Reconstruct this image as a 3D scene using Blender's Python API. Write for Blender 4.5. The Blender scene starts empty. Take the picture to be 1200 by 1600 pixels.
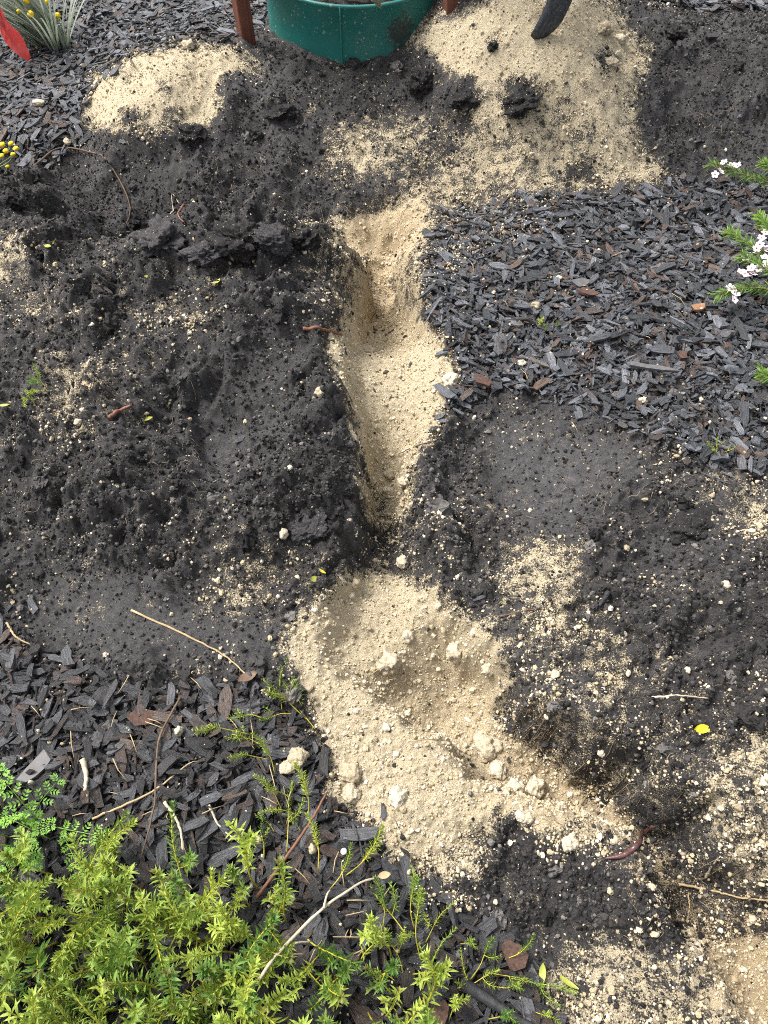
import bpy, math, random
import numpy as np
from mathutils import Vector, Matrix, Euler

# ------------------------------------------------------------------ camera, sky, sun, exposure
SC = bpy.context.scene
COL = SC.collection
CAM_H, TILT = 1.5, math.radians(57.0)
FPX = 1202.0                                   # focal length in photograph pixels (1200 x 1600)
cam = bpy.data.cameras.new('camera')
cam_o = bpy.data.objects.new('camera', cam)
COL.objects.link(cam_o)
cam_o.location = (0, 0, CAM_H)
cam_o.rotation_euler = (math.pi / 2 - TILT, 0, 0)
cam.sensor_fit = 'VERTICAL'
cam.sensor_height = 36.0
cam.lens = 36.0 * FPX / 1600.0
cam.clip_start, cam.clip_end = 0.02, 400
SC.camera = cam_o

SUN_EL, SUN_AZ = math.radians(56), math.radians(-62)    # bright overcast: soft light from the upper left
world = bpy.data.worlds.new('World')
SC.world = world
world.use_nodes = True
wn, wl = world.node_tree.nodes, world.node_tree.links
wn.clear()
sky = wn.new('ShaderNodeTexSky')
sky.sky_type = 'NISHITA'
sky.sun_disc = False
sky.sun_elevation = SUN_EL
sky.sun_rotation = SUN_AZ
sky.dust_density = 6.0
sky.air_density = 1.0
hs = wn.new('ShaderNodeHueSaturation')
hs.inputs['Saturation'].default_value = 0.30            # a cloud layer greys the blue
bg = wn.new('ShaderNodeBackground')
bg.inputs['Strength'].default_value = 0.09
wo = wn.new('ShaderNodeOutputWorld')
wl.new(sky.outputs[0], hs.inputs['Color'])
wl.new(hs.outputs[0], bg.inputs['Color'])
wl.new(bg.outputs[0], wo.inputs['Surface'])

sun = bpy.data.lights.new('sun', 'SUN')
sun.energy = 1.5
sun.angle = math.radians(17)
sun.color = (1.0, 0.96, 0.9)
sun_o = bpy.data.objects.new('sun', sun)
COL.objects.link(sun_o)
sdir = Vector((math.sin(SUN_AZ) * math.cos(SUN_EL), math.cos(SUN_AZ) * math.cos(SUN_EL), math.sin(SUN_EL)))
sun_o.rotation_euler = sdir.to_track_quat('Z', 'Y').to_euler()
sun_o.location = sdir * 20

SC.view_settings.view_transform = 'Standard'
SC.view_settings.look = 'None'
SC.view_settings.exposure = 1.6
SC.view_settings.gamma = 1.0
SC.view_settings.use_curve_mapping = False
SC.cycles.use_denoising = False
SC.cycles.max_bounces = 6
SC.cycles.filter_width = 1.0

R = random.Random(11)
NR = np.random.RandomState(5)

# ------------------------------------------------------------------ pixel <-> world
CF = np.array([0, math.cos(TILT), -math.sin(TILT)])
CU = np.array([0, math.sin(TILT), math.cos(TILT)])
CP = np.array([0, 0, CAM_H])


def ray(px, py):
    d = CF + np.array([1.0, 0, 0]) * ((px - 600) / FPX) + CU * ((800 - py) / FPX)
    return d


def plane(px, py, z):
    d = ray(px, py)
    t = (z - CAM_H) / d[2]
    return CP + d * t


def project(X, Y, Z):
    vz = Z - CAM_H
    dep = Y * CF[1] + vz * CF[2]
    dep = np.maximum(dep, 0.15)
    up = Y * CU[1] + vz * CU[2]
    return 600 + FPX * X / dep, 800 - FPX * up / dep


# ------------------------------------------------------------------ noise
_perm = np.random.RandomState(3).permutation(512).astype(np.int64)
_ga = np.random.RandomState(4).rand(512) * 2 * np.pi
_gx, _gy = np.cos(_ga), np.sin(_ga)
_rx, _ry = np.random.RandomState(8).rand(512), np.random.RandomState(9).rand(512)


def _h(ix, iy, s):
    return _perm[(_perm[(ix + s * 37) & 511] + iy) & 511]


def perlin(x, y, s=0):
    ix, iy = np.floor(x).astype(np.int64), np.floor(y).astype(np.int64)
    fx, fy = x - ix, y - iy
    u, v = fx * fx * fx * (fx * (fx * 6 - 15) + 10), fy * fy * fy * (fy * (fy * 6 - 15) + 10)

    def g(i, j, dx, dy):
        k = _h(i, j, s)
        return _gx[k] * dx + _gy[k] * dy
    a, b = g(ix, iy, fx, fy), g(ix + 1, iy, fx - 1, fy)
    c, d = g(ix, iy + 1, fx, fy - 1), g(ix + 1, iy + 1, fx - 1, fy - 1)
    return ((a + (b - a) * u) * (1 - v) + (c + (d - c) * u) * v) * 1.5


def fbm(x, y, f, o, s=0, gain=0.5):
    r, a, n = 0, 1, 0
    for k in range(o):
        r = r + a * perlin(x * f, y * f, s + k)
        n += a
        a *= gain
        f *= 2.03
    return r / n


def lumps(x, y, f, s=0):
    """rounded lumps packed together: 1 in a lump's middle, 0 in the gaps"""
    x, y = x * f, y * f
    ix, iy = np.floor(x).astype(np.int64), np.floor(y).astype(np.int64)
    best = np.full(x.shape, 9.0)
    for dx in (-1, 0, 1):
        for dy in (-1, 0, 1):
            k = _h(ix + dx, iy + dy, s)
            d = (ix + dx + _rx[k] - x) ** 2 + (iy + dy + _ry[k] - y) ** 2
            best = np.minimum(best, d * (0.8 + 1.4 * _rx[(k + 99) & 511]))
    return np.sqrt(np.clip(1 - best / 0.55, 0, 1))


def sstep(a, b, x):
    t = np.clip((x - a) / (b - a), 0, 1)
    return t * t * (3 - 2 * t)


# ------------------------------------------------------------------ areas, drawn from the photograph (pixel corners)
RX0, RY0, RS = -600, -500, 4
RW, RH = 600, 650
_gx2, _gy2 = np.meshgrid(RX0 + (np.arange(RW) + 0.5) * RS, RY0 + (np.arange(RH) + 0.5) * RS)


def inpoly(pts):
    x, y = _gx2, _gy2
    m = np.zeros(x.shape, bool)
    n = len(pts)
    for i in range(n):
        (x0, y0), (x1, y1) = pts[i], pts[(i + 1) % n]
        if y0 == y1:
            continue
        c = ((y0 > y) != (y1 > y)) & (x < (x1 - x0) * (y - y0) / (y1 - y0) + x0)
        m ^= c
    return m


def blur(a, r):
    if r <= 0:
        return a
    for ax in (0, 1):
        for _ in range(2):
            p = np.concatenate([np.repeat(np.take(a, [0], ax), r + 1, ax), a, np.repeat(np.take(a, [-1], ax), r, ax)], ax)
            c = np.cumsum(p, ax)
            n = a.shape[ax]
            a = (np.take(c, np.arange(2 * r + 1, 2 * r + 1 + n), ax) - np.take(c, np.arange(0, n), ax)) / (2 * r + 1)
    return a


def area(pts, soft):
    return blur(inpoly(pts).astype(float), soft)


def ell(cx, cy, rx, ry, soft=2):
    return blur((((_gx2 - cx) / rx) ** 2 + ((_gy2 - cy) / ry) ** 2 < 1).astype(float), soft)


def paint(base, m, v):
    return base * (1 - m) + v * m


P_HEAP_SMALL = [(133, 160), (145, 118), (200, 92), (285, 68), (330, 76), (385, 92), (415, 112), (352, 130), (340, 160),
                (345, 190), (320, 202), (290, 197), (255, 205), (235, 220), (215, 208), (180, 202), (140, 194)]
P_HEAP_BIG = [(630, 70), (690, 22), (760, 5), (830, -30), (930, -10), (968, 30), (988, 65), (1028, 75), (1000, 110),
              (984, 150), (985, 190), (1000, 240), (1032, 275), (1022, 297), (960, 297), (900, 286), (850, 292), (790, 292),
              (750, 280), (722, 225), (740, 185), (690, 125), (650, 92)]
P_SPECKLE = [(480, 62), (560, 58), (640, 70), (680, 120), (600, 180), (545, 230), (505, 260), (530, 300), (640, 310),
             (760, 300), (750, 240), (740, 180), (680, 90)]
P_TR_TOP = [(520, 347), (560, 340), (620, 322), (672, 312), (664, 370), (640, 402), (545, 407)]
P_TR_MID = [(545, 400), (640, 400), (642, 480), (655, 508), (692, 530), (716, 580), (692, 640), (662, 690), (646, 730), (641, 790),
            (628, 822), (575, 818), (570, 760), (562, 700), (545, 640), (526, 585), (512, 535), (548, 500), (552, 440)]
P_BASIN = [(545, 905), (600, 893), (640, 905), (680, 940), (722, 960), (762, 972), (778, 1010), (785, 1075), (770, 1120), (790, 1150), (830, 1172),
           (870, 1205), (930, 1245), (985, 1290), (995, 1315), (930, 1305), (885, 1325), (840, 1300), (780, 1265), (740, 1290), (705, 1330),
           (640, 1345), (600, 1312), (560, 1265), (515, 1235), (515, 1180), (490, 1120), (470, 1070), (438, 1020), (458, 980), (490, 950), (530, 935)]
P_TR_LOW = [(990, 1290), (1060, 1340), (1130, 1410), (1200, 1430), (1700, 1700), (1500, 1900), (1200, 1640), (1120, 1560), (1080, 1480), (1000, 1390), (930, 1330)]
P_MULCH_R = [(690, 335), (820, 305), (1000, 298), (1200, 280), (1900, 250), (1900, 900), (1200, 740), (1080, 722), (1000, 682), (900, 640), (780, 612),
             (712, 640), (664, 700), (700, 610), (716, 570), (690, 520), (655, 450), (672, 370)]
P_MULCH_TL = [(-600, -500), (420, -500), (420, 55), (300, 62), (200, 88), (140, 125), (125, 190), (140, 235), (60, 262), (0, 258), (-600, 250)]
P_MULCH_TR = [(900, -500), (1800, -500), (1800, 40), (1200, 22), (1080, 10), (1010, 35), (960, 15)]
P_MULCH_BL = [(-600, 940), (0, 955), (60, 1010), (120, 1040), (250, 1075), (380, 1065), (445, 1085), (505, 1180), (515, 1255), (610, 1325), (700, 1400),
              (830, 1480), (870, 1600), (900, 1900), (-600, 1900)]
P_MOUND = [(-600, 400), (0, 385), (110, 380), (200, 350), (260, 325), (330, 335), (420, 328), (500, 335), (545, 400), (552, 470), (520, 530), (540, 630), (560, 700),
           (572, 800), (560, 880), (480, 930), (430, 960), (330, 885), (200, 860), (100, 880), (0, 860), (-600, 880)]
P_HEAP_R = [(995, 60), (1060, 30), (1200, 20), (1700, 20), (1700, 270), (1200, 278), (1090, 285), (1030, 272), (1000, 235), (986, 180), (1000, 110)]
P_BANK = [(140, 200), (180, 202), (235, 220), (290, 197), (345, 190), (340, 160), (352, 130), (415, 112), (420, 70), (640, 70), (690, 125), (740, 185), (722, 225), (750, 280),
          (760, 300), (640, 318), (540, 345), (300, 330), (190, 320), (140, 260)]

# share of pale sand on the surface
D = np.full((RH, RW), 0.20)
D = paint(D, area([(-600, 250), (560, 320), (560, 360), (-600, 380)], 3), 0.06)
D = paint(D, area(P_BANK, 5), 0.15)
D = paint(D, area(P_HEAP_R, 3), 0.06)
D = paint(D, area(P_MOUND, 5), 0.21)
D = paint(D, area([(280, 520), (480, 540), (540, 660), (560, 860), (420, 800), (280, 760)], 6), 0.12)
D = paint(D, area([(100, 700), (300, 700), (330, 830), (150, 850)], 6), 0.14)
D = paint(D, area(P_MULCH_TL, 4), 0.20)
D = paint(D, area(P_MULCH_R, 6), 0.14)
D = paint(D, area(P_MULCH_BL, 6), 0.12)
D = paint(D, area([(660, 345), (700, 330), (840, 305), (1010, 298), (850, 350), (770, 395), (710, 445), (670, 505), (645, 460)], 5), 0.42)
D = paint(D, area([(700, 640), (1000, 690), (1060, 830), (860, 860), (760, 780)], 10), 0.16)
D = paint(D, area([(650, 720), (800, 750), (800, 930), (680, 930), (640, 860)], 8), 0.28)
D = paint(D, area([(750, 930), (900, 955), (1010, 1020), (1000, 1110), (860, 1110), (785, 1040)], 10), 0.40)
D = paint(D, area([(860, 1000), (1100, 1060), (1080, 1330), (960, 1250), (790, 1130)], 12), 0.36)
D = paint(D, area([(800, 855), (885, 858), (915, 880), (885, 930), (892, 970), (850, 1000), (800, 930)], 7), 0.58)
D = paint(D, area([(778, 640), (835, 640), (840, 690), (780, 695)], 6), 0.36)
D = paint(D, area([(1090, 745), (1200, 750), (1260, 860), (1150, 840)], 8), 0.50)
D = paint(D, area([(1110, 1180), (1200, 1140), (1400, 1150), (1400, 1390), (1150, 1392), (1110, 1330), (1085, 1260)], 8), 0.60)
D = paint(D, area([(850, 1480), (980, 1465), (1110, 1540), (1110, 1640), (880, 1640), (830, 1560)], 8), 0.58)
D = paint(D, area(P_SPECKLE, 8), 0.50)
D = paint(D, area([(482, 330), (545, 390), (556, 470), (520, 540), (500, 460), (450, 380)], 6), 0.42)
for cx, cy, rx, ry, v in [(70, 490, 50, 30, .42), (110, 620, 45, 55, .48), (260, 500, 80, 18, .45), (300, 480, 30, 20, .5), (10, 400, 40, 60, .6), (370, 920, 60, 35, .46),
                          (290, 838, 45, 14, .42), (330, 800, 30, 20, .36), (390, 880, 30, 30, .42), (470, 900, 35, 25, .42), (340, 1035, 60, 30, .26), (560, 225, 30, 35, .62),
                          (500, 150, 40, 18, .3), (170, 600, 60, 30, .34), (30, 690, 60, 20, .36), (760, 350, 60, 22, .52), (690, 430, 40, 55, .45), (1060, 700, 70, 40, .24)]:
    D = paint(D, ell(cx, cy, rx, ry, 6), v)
for cx, cy, rx, ry in [(660, 145, 45, 50), (640, 230, 40, 30), (590, 270, 60, 25)]:
    D = paint(D, ell(cx, cy, rx, ry, 7), .34)
D = paint(D, area([(555, 1250), (640, 1300), (730, 1290), (790, 1300), (740, 1380), (690, 1440), (640, 1370), (560, 1320)], 6), 0.50)
D = paint(D, area(P_HEAP_SMALL, 3), 0.93)
D = paint(D, area(P_HEAP_BIG, 4), 0.88)
D = paint(D, area([(690, 120), (985, 150), (1030, 290), (760, 290)], 12) * area(P_HEAP_BIG, 4), 0.66)
for cx, cy, rx, ry in [(210, 190, 22, 14), (258, 140, 9, 14), (193, 122, 10, 9), (815, 155, 27, 22), (725, 150, 30, 18), (665, 110, 26, 26), (905, 270, 34, 12), (270, 190, 14, 10),
                       (370, 140, 24, 22), (770, 68, 8, 7), (945, 95, 16, 22), (650, 150, 30, 30), (815, 170, 14, 12)]:
    D = paint(D, ell(cx, cy, rx, ry, 2), .12)
D = paint(D, area(P_TR_TOP, 2), 0.92)
D = paint(D, area(P_TR_MID, 2), 0.95)
D = paint(D, area([(548, 405), (640, 405), (642, 500), (600, 530), (548, 500)], 4), .74)
D = paint(D, ell(565, 415, 24, 9, 2), .3)
D = paint(D, area([(630, 415), (645, 420), (640, 480), (625, 490)], 3), .5)
D = paint(D, area([(575, 770), (640, 770), (632, 825), (575, 822)], 4), .65)
D = paint(D, area([(560, 822), (640, 822), (650, 890), (560, 885)], 3), .3)
D = paint(D, area(P_TR_LOW, 6), 0.44)
D = paint(D, area([(1090, 1470), (1210, 1440), (1500, 1500), (1500, 1900), (1180, 1640), (1090, 1560)], 8), 0.88)
D = paint(D, area(P_BASIN, 3), 0.95)
D = paint(D, area([(880, 1275), (980, 1320), (940, 1340), (890, 1340), (860, 1310)], 5), 0.35)

D = paint(D, area([(-100, 265), (60, 265), (180, 290), (190, 335), (60, 345), (-100, 340)], 4), .04)
D = np.where(D < .62, np.minimum(D * 1.35, .62), D)
D = paint(D, area(P_SPECKLE, 6) * (1 - area(P_HEAP_BIG, 3)), .60)
D = paint(D, area([(640, 190), (740, 180), (760, 300), (620, 318), (600, 280)], 6), .64)
D = paint(D, ell(565, 225, 22, 26, 4), .74)
D = paint(D, area([(490, 64), (560, 58), (600, 70), (540, 100)], 4), .68)
for cx, cy, rx, ry in [(655, 140, 34, 38), (690, 170, 26, 22), (600, 130, 30, 22), (560, 160, 34, 20), (570, 300, 60, 17), (600, 95, 16, 12), (690, 225, 22, 16), (640, 262, 26, 12), (725, 205, 14, 12)]:
    D = paint(D, ell(cx, cy, rx, ry, 4), .22)
# bark mulch cover, trodden-smooth soil, damp ochre sand
M = np.zeros((RH, RW))
for p in (P_MULCH_R, P_MULCH_TL, P_MULCH_TR, P_MULCH_BL):
    M = np.maximum(M, area(p, 4))
M = M * (1 - 0.85 * area([(740, 640), (860, 600), (1030, 690), (1080, 760), (850, 760)], 10))
M = paint(M, area([(90, 20), (330, 60), (200, 85), (140, 120), (60, 110)], 8), .55)
S = np.zeros((RH, RW))
S = paint(S, area([(740, 650), (900, 650), (1030, 720), (1040, 760), (930, 790), (900, 860), (800, 840), (770, 760)], 10), .95)
S = paint(S, area([(285, 640), (400, 655), (410, 740), (340, 765), (280, 720)], 7), .9)
S = paint(S, area([(40, 900), (200, 880), (300, 930), (460, 950), (430, 1050), (150, 1040), (40, 990)], 9), .85)
S = paint(S, area([(280, 540), (460, 540), (480, 640), (300, 640)], 10), .45)
S = paint(S, area([(1000, 820), (1190, 820), (1190, 930), (980, 900)], 10), .5)
S = paint(S, area([(60, 40), (330, 60), (200, 90), (120, 140)], 8), .5)
O = np.zeros((RH, RW))
O = paint(O, area(P_TR_TOP, 4), .75)
O = paint(O, area([(545, 400), (640, 400), (650, 520), (600, 545), (545, 515)], 5), .65)
O = paint(O, area(P_TR_LOW, 8), .85)
O = paint(O, area([(640, 1000), (740, 1050), (780, 1130), (720, 1180), (640, 1140), (600, 1060)], 14), .45)
O = paint(O, area([(790, 1150), (1000, 1280), (1000, 1330), (760, 1240)], 8), .75)
O = paint(O, area([(620, 290), (760, 290), (780, 310), (630, 330)], 6), .6)


def look(A, px, py):
    u = np.clip((px - RX0) / RS - 0.5, 0, RW - 1.001)
    v = np.clip((py - RY0) / RS - 0.5, 0, RH - 1.001)
    i, j = u.astype(int), v.astype(int)
    fu, fv = u - i, v - j
    return (A[j, i] * (1 - fu) + A[j, i + 1] * fu) * (1 - fv) + (A[j + 1, i] * (1 - fu) + A[j + 1, i + 1] * fu) * fv


# ------------------------------------------------------------------ heights: control points (pixel x, pixel y, height in m)
CTRL = [
    (700, 340, 0), (900, 320, 0), (1150, 320, 0), (1200, 500, 0), (900, 450, 0), (760, 480, 0), (800, 580, 0), (1000, 600, 0), (1200, 690, 0), (1400, 500, 0),
    (1050, 450, .012), (700, 700, .01), (900, 720, .015), (1050, 770, .05), (1120, 810, .055), (1200, 800, .04), (700, 850, .0), (850, 880, .02), (1000, 870, .03), (1000, 950, .04),
    (1180, 950, .03), (760, 960, .0), (900, 1080, .025), (1050, 1150, .05), (1180, 1200, .07), (1000, 1230, .045), (1150, 1350, .045), (1300, 1200, .06), (1350, 1400, .05),
    (100, 1150, 0), (300, 1150, 0), (450, 1180, 0), (200, 1400, 0), (500, 1450, 0), (650, 1500, 0), (850, 1450, -.02), (950, 1560, 0), (1050, 1590, -.02), (100, 1000, .02), (300, 1000, .025),
    (430, 960, .02), (-200, 1200, 0), (700, 1390, 0),
    (0, 850, .05), (100, 850, .06), (300, 850, .08), (480, 850, .04), (510, 720, .10), (420, 780, .085), (340, 700, .06), (350, 650, .085), (230, 760, .13), (200, 700, .135), (50, 720, .10), (60, 550, .14),
    (200, 560, .17), (350, 560, .15), (400, 620, .12), (490, 560, .14), (400, 420, .21), (280, 400, .23), (260, 350, .25), (370, 342, .25), (470, 346, .215), (160, 420, .18), (50, 450, .12), (520, 430, .14), (540, 660, .09), (545, 740, .07),
    (-200, 550, .1), (-250, 750, .06), (510, 370, .15), (555, 820, .03), (110, 400, .12),
    (250, 300, -.03), (320, 300, -.03), (450, 305, -.04), (180, 310, -.06), (540, 300, -.04),
    (250, 262, .01), (320, 255, .02), (450, 255, .01), (200, 272, -.02), (300, 195, .08), (450, 165, .10), (420, 120, .13), (540, 190, .07), (600, 262, .0), (520, 262, .0), (160, 240, .02), (380, 200, .07),
    (100, 303, -.11), (30, 298, -.07), (60, 345, .04), (150, 312, -.08), (60, 265, 0.01), (-100, 290, 0), (-100, 400, .05), (130, 365, .06),
    (170, 150, .10), (280, 86, .195), (350, 106, .16), (250, 165, .135), (150, 190, .04), (220, 110, .165), (100, 50, 0), (250, 20, 0), (350, 20, 0), (50, 200, 0), (100, 130, 0.01), (280, 45, .04),
    (440, 100, .15), (480, 100, .15), (570, 72, .175), (620, 98, .15), (540, 110, .15), (700, 40, .27), (760, 15, .33), (830, 6, .36), (900, 12, .34), (950, 40, .29), (985, 100, .19),
    (820, 150, .195), (740, 110, .22), (690, 150, .13), (820, 225, .10), (920, 160, .185), (960, 230, .09), (900, 280, .01), (1000, 265, .03), (760, 295, -.02), (660, 285, -.03), (680, 220, .05),
    (850, -60, .20), (850, -130, .02), (720, -60, .15), (1050, 75, .18), (1150, 75, .17), (1100, 140, .13), (1050, 215, .055), (1180, 230, .045), (1120, 265, .015), (1180, 35, .10), (1090, 25, .06), (1300, 100, .13),
    (1040, 10, .04), (1200, -50, 0), (560, -40, .05), (450, -60, 0), (430, 40, .05), (200, -100, 0), (-200, 0, 0), (-200, 150, 0), (0, 100, 0),
]
CX = np.array([plane(a, b, c) for a, b, c in CTRL])
hidden = [(x, 1.97, -.13) for x in (-.85, -.65, -.45, -.25, -.12)]    # floor of the cross cut behind the heap
extra = hidden + [(x, y, 0.0) for x in (-3, -2.2, 2.2, 3) for y in (-1, 0, 1, 2, 3, 4, 5)] + [(x, y, 0.0) for x in (-1, 0, 1) for y in (-.6, 4.3, 5)]
CX = np.vstack([CX, np.array(extra)])


def tps_fit(P, z, lam=2e-4):
    n = len(P)
    d = np.sqrt(((P[:, None] - P[None]) ** 2).sum(-1)) + 1e-9
    K = d * d * np.log(d) + lam * np.eye(n)
    A = np.zeros((n + 3, n + 3))
    A[:n, :n] = K
    A[:n, n] = 1
    A[:n, n + 1:] = P
    A[n, :n] = 1
    A[n + 1:, :n] = P.T
    return np.linalg.solve(A, np.concatenate([z, [0, 0, 0]]))


def tps_eval(P, w, Q):
    out = np.zeros(len(Q))
    for k in range(0, len(Q), 20000):
        q = Q[k:k + 20000]
        d = np.sqrt(((q[:, None] - P[None]) ** 2).sum(-1)) + 1e-9
        out[k:k + 20000] = (d * d * np.log(d)) @ w[:-3] + w[-3] + q @ w[-2:]
    return out


P2 = CX[:, :2]
TW = tps_fit(P2, CX[:, 2])
LX, LY = np.linspace(-3.2, 3.2, 161), np.linspace(-1.0, 5.2, 156)
GX, GY = np.meshgrid(LX, LY)
BASE = tps_eval(P2, TW, np.stack([GX.ravel(), GY.ravel()], 1)).reshape(GX.shape)
BASE = np.clip(BASE, -0.3, 0.5)

# the trench: pixel x, pixel y, floor height, half width
TR = [(598, 346, -.09, .075), (597, 385, -.12, .085), (598, 412, -.20, .066), (597, 470, -.22, .060), (598, 512, -.21, .062), (603, 538, -.13, .085), (612, 566, -.015, .13),
      (614, 620, -.005, .115), (607, 680, -.06, .08), (604, 740, -.12, .058), (604, 800, -.145, .048), (606, 855, -.14, .048), (604, 900, -.08, .075), (608, 945, -.055, .12), (615, 1005, -.07, .14),
      (655, 1070, -.14, .115), (705, 1115, -.19, .09), (770, 1185, -.18, .085), (850, 1228, -.20, .064), (930, 1280, -.20, .056), (1010, 1345, -.19, .058), (1100, 1440, -.15, .085), (1200, 1530, -.16, .11), (1400, 1700, -.16, .12)]
TP = np.array([list(plane(a, b, c)[:2]) + [c, w] for a, b, c, w in TR])


PRINTS = [(*plane(345, 675, .08)[:2], 1.85, .30, .13, .022), (*plane(890, 715, .02)[:2], 1.2, .30, .14, .008)]


def heights(X, Y):
    shp = X.shape
    u = np.clip((X + 3.2) / 6.4 * 160, 0, 159.999)
    v = np.clip((Y + 1.0) / 6.2 * 155, 0, 154.999)
    i, j = u.astype(int), v.astype(int)
    fu, fv = u - i, v - j
    H = (BASE[j, i] * (1 - fu) + BASE[j, i + 1] * fu) * (1 - fv) + (BASE[j + 1, i] * (1 - fu) + BASE[j + 1, i + 1] * fu) * fv
    # carve
    wob = 0.022 * perlin(X * 9, Y * 9, 61) + 0.012 * perlin(X * 27, Y * 27, 62)
    near = (X > TP[:, 0].min() - .4) & (X < TP[:, 0].max() + .4)
    segs, dmin = [], np.full(shp, 99.0)
    for k in range(len(TP) - 1):
        a, b = TP[k], TP[k + 1]
        dx, dy = b[0] - a[0], b[1] - a[1]
        t = np.clip(((X - a[0]) * dx + (Y - a[1]) * dy) / (dx * dx + dy * dy), 0, 1)
        d = np.hypot(X - a[0] - t * dx, Y - a[1] - t * dy)
        dmin = np.minimum(dmin, d)
        segs.append((d, t, math.hypot(dx, dy), a, b))
    sw, sf, sh, se = 1e-9, 0.0, 0.0, 0.0
    for d, t, ln, a, b in segs:
        w = a[3] + t * (b[3] - a[3])
        wt = np.exp(-np.minimum(d - dmin, .8) / .022) * ln
        sw, sf, sh, se = sw + wt, sf + wt * (a[2] + t * (b[2] - a[2])), sh + wt * w, se + wt * (d - w)
    fl, hw, best = sf / sw, sh / sw, se / sw
    c = 1 - sstep(-.026, .036, best + wob + .005 * perlin(X * 45, Y * 45, 63))
    bowl = 0.03 * np.clip(1 + best / np.maximum(hw, .02), 0, 1) ** 2
    F = fl + bowl
    H = np.where(F < H, H + (F - H) * c, H)
    # lip: thrown-up crumbs beside the cut
    H = H + 0.012 * np.exp(-((best - .07) / .04) ** 2)
    # boot prints pressed into the loose soil
    for cx, cy, ang, L, W, dp in PRINTS:
        ca, sa = math.cos(ang), math.sin(ang)
        u, v = (X - cx) * ca + (Y - cy) * sa, -(X - cx) * sa + (Y - cy) * ca
        e = .30 * fbm(X, Y, 16, 3, 67) + np.sqrt((u / (L / 2)) ** 2 + (v / (W / 2 * (1 - .18 * np.clip(u / L * 2, -1, 1) ** 2 + .12 * u / L))) ** 2) + .10 * perlin(X * 22, Y * 22, 66)
        H = H - dp * (1 - sstep(.72, 1.02, e)) + dp * .45 * np.exp(-((e - 1.16) / .13) ** 2)
    return H


def fields(X, Y, H):
    px, py = project(X, Y, H)
    k = np.clip(1.3 - .3 * Y, .5, 1.2)
    px = px + k * (16 * fbm(X, Y, 11, 3, 90) + 9 * perlin(X * 60, Y * 60, 91))      # uneven, crumbling borders
    py = py + k * (13 * fbm(X, Y, 11, 3, 93) + 7 * perlin(X * 60, Y * 60, 94))
    return look(D, px, py), look(M, px, py), look(S, px, py), look(O, px, py), px, py


A0, A1 = 1.0, 0.42
NX, NY = 760, 1040
YS = [-0.5]
while len(YS) < NY:
    y = YS[-1]
    YS.append(y + 0.0028 + 0.0012 * max(y, 0) + 0.0009 * max(y - 1.5, 0))
YS = np.array(YS)
YS = -0.5 + (YS + 0.5) * (4.4 + 0.5) / (YS[-1] + 0.5)
SS = np.linspace(-1, 1, NX)
GXX = SS[None] * (A0 + A1 * (YS[:, None] + .5))
GYY = np.repeat(YS[:, None], NX, 1)

H0 = heights(GXX, GYY)
dN, mN, sN, oN, PX, PY = fields(GXX, GYY, H0)
rough = np.clip(1 - sN, 0.14, 1)
soil = np.clip(1 - dN * 1.05, 0, 1) * (1 - .6 * mN)
med = fbm(GXX, GYY, 5.5, 4, 20) * 0.046 * (1 - .75 * mN) * (1 - .5 * np.clip((dN - .6) * 3, 0, 1)) * (.35 + .65 * rough)
# broken clods: lumps of several sizes, strongest on loose soil
big = lumps(GXX + .03 * perlin(GXX * 13, GYY * 13, 5) + .008 * perlin(GXX * 50, GYY * 50, 15), GYY + .03 * perlin(GXX * 13, GYY * 13, 6) + .008 * perlin(GXX * 50, GYY * 50, 16), 14, 30)
mid = lumps(GXX + .012 * perlin(GXX * 40, GYY * 40, 7), GYY + .012 * perlin(GXX * 40, GYY * 40, 8), 36, 31)
sml = lumps(GXX, GYY, 85, 32)
gate = sstep(-.15, .35, fbm(GXX, GYY, 5, 3, 44))
far_ = 1 - .5 * sstep(1.95, 2.3, GYY)
det = soil * rough * far_ * (0.052 * big * gate + 0.019 * mid * (.4 + .6 * gate) + 0.007 * sml)
det += soil * rough * 0.010 * np.abs(fbm(GXX, GYY, 40, 4, 50, .6))
rid = 1 - 2.2 * np.abs(fbm(GXX + .02 * perlin(GXX * 20, GYY * 20, 71), GYY, 9, 3, 72, .55))
det += soil * far_ * np.clip(rough - .2, 0, 1) * (0.050 * np.clip(rid, 0, 1) ** 1.5 * sstep(-.3, .3, fbm(GXX, GYY, 3.5, 2, 74)) - .008)
sandy = np.clip((dN - .45) * 2, 0, 1)
det += sandy * (0.003 * lumps(GXX + .006 * perlin(GXX * 60, GYY * 60, 9), GYY, 60, 35) * sstep(0, .3, fbm(GXX, GYY, 9, 2, 36)) + 0.0035 * lumps(GXX, GYY, 120, 37) + 0.004 * fbm(GXX, GYY, 30, 4, 38, .6))
det += sandy * 0.010 * fbm(GXX, GYY, 14, 4, 39, .55)
det += 0.0026 * fbm(GXX, GYY, 90, 3, 70, .65)
HZ = H0 + med + det
edge = np.minimum(1 - np.abs(SS)[None], 1) * (A0 + A1 * (YS[:, None] + .5))
edge = np.minimum(edge, np.minimum(YS[:, None] + .5, 4.4 - YS[:, None]))
HZ = HZ * sstep(0, .18, edge)


def hz(X, Y):
    X, Y = np.asarray(X, float), np.asarray(Y, float)
    v = np.clip(np.interp(Y, YS, np.arange(NY)), 0, NY - 1.001)
    u = np.clip((X / (A0 + A1 * (Y + .5)) + 1) / 2 * (NX - 1), 0, NX - 1.001)
    i, j = u.astype(int), v.astype(int)
    fu, fv = u - i, v - j
    return (HZ[j, i] * (1 - fu) + HZ[j, i + 1] * fu) * (1 - fv) + (HZ[j + 1, i] * (1 - fu) + HZ[j + 1, i + 1] * fu) * fv


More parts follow.
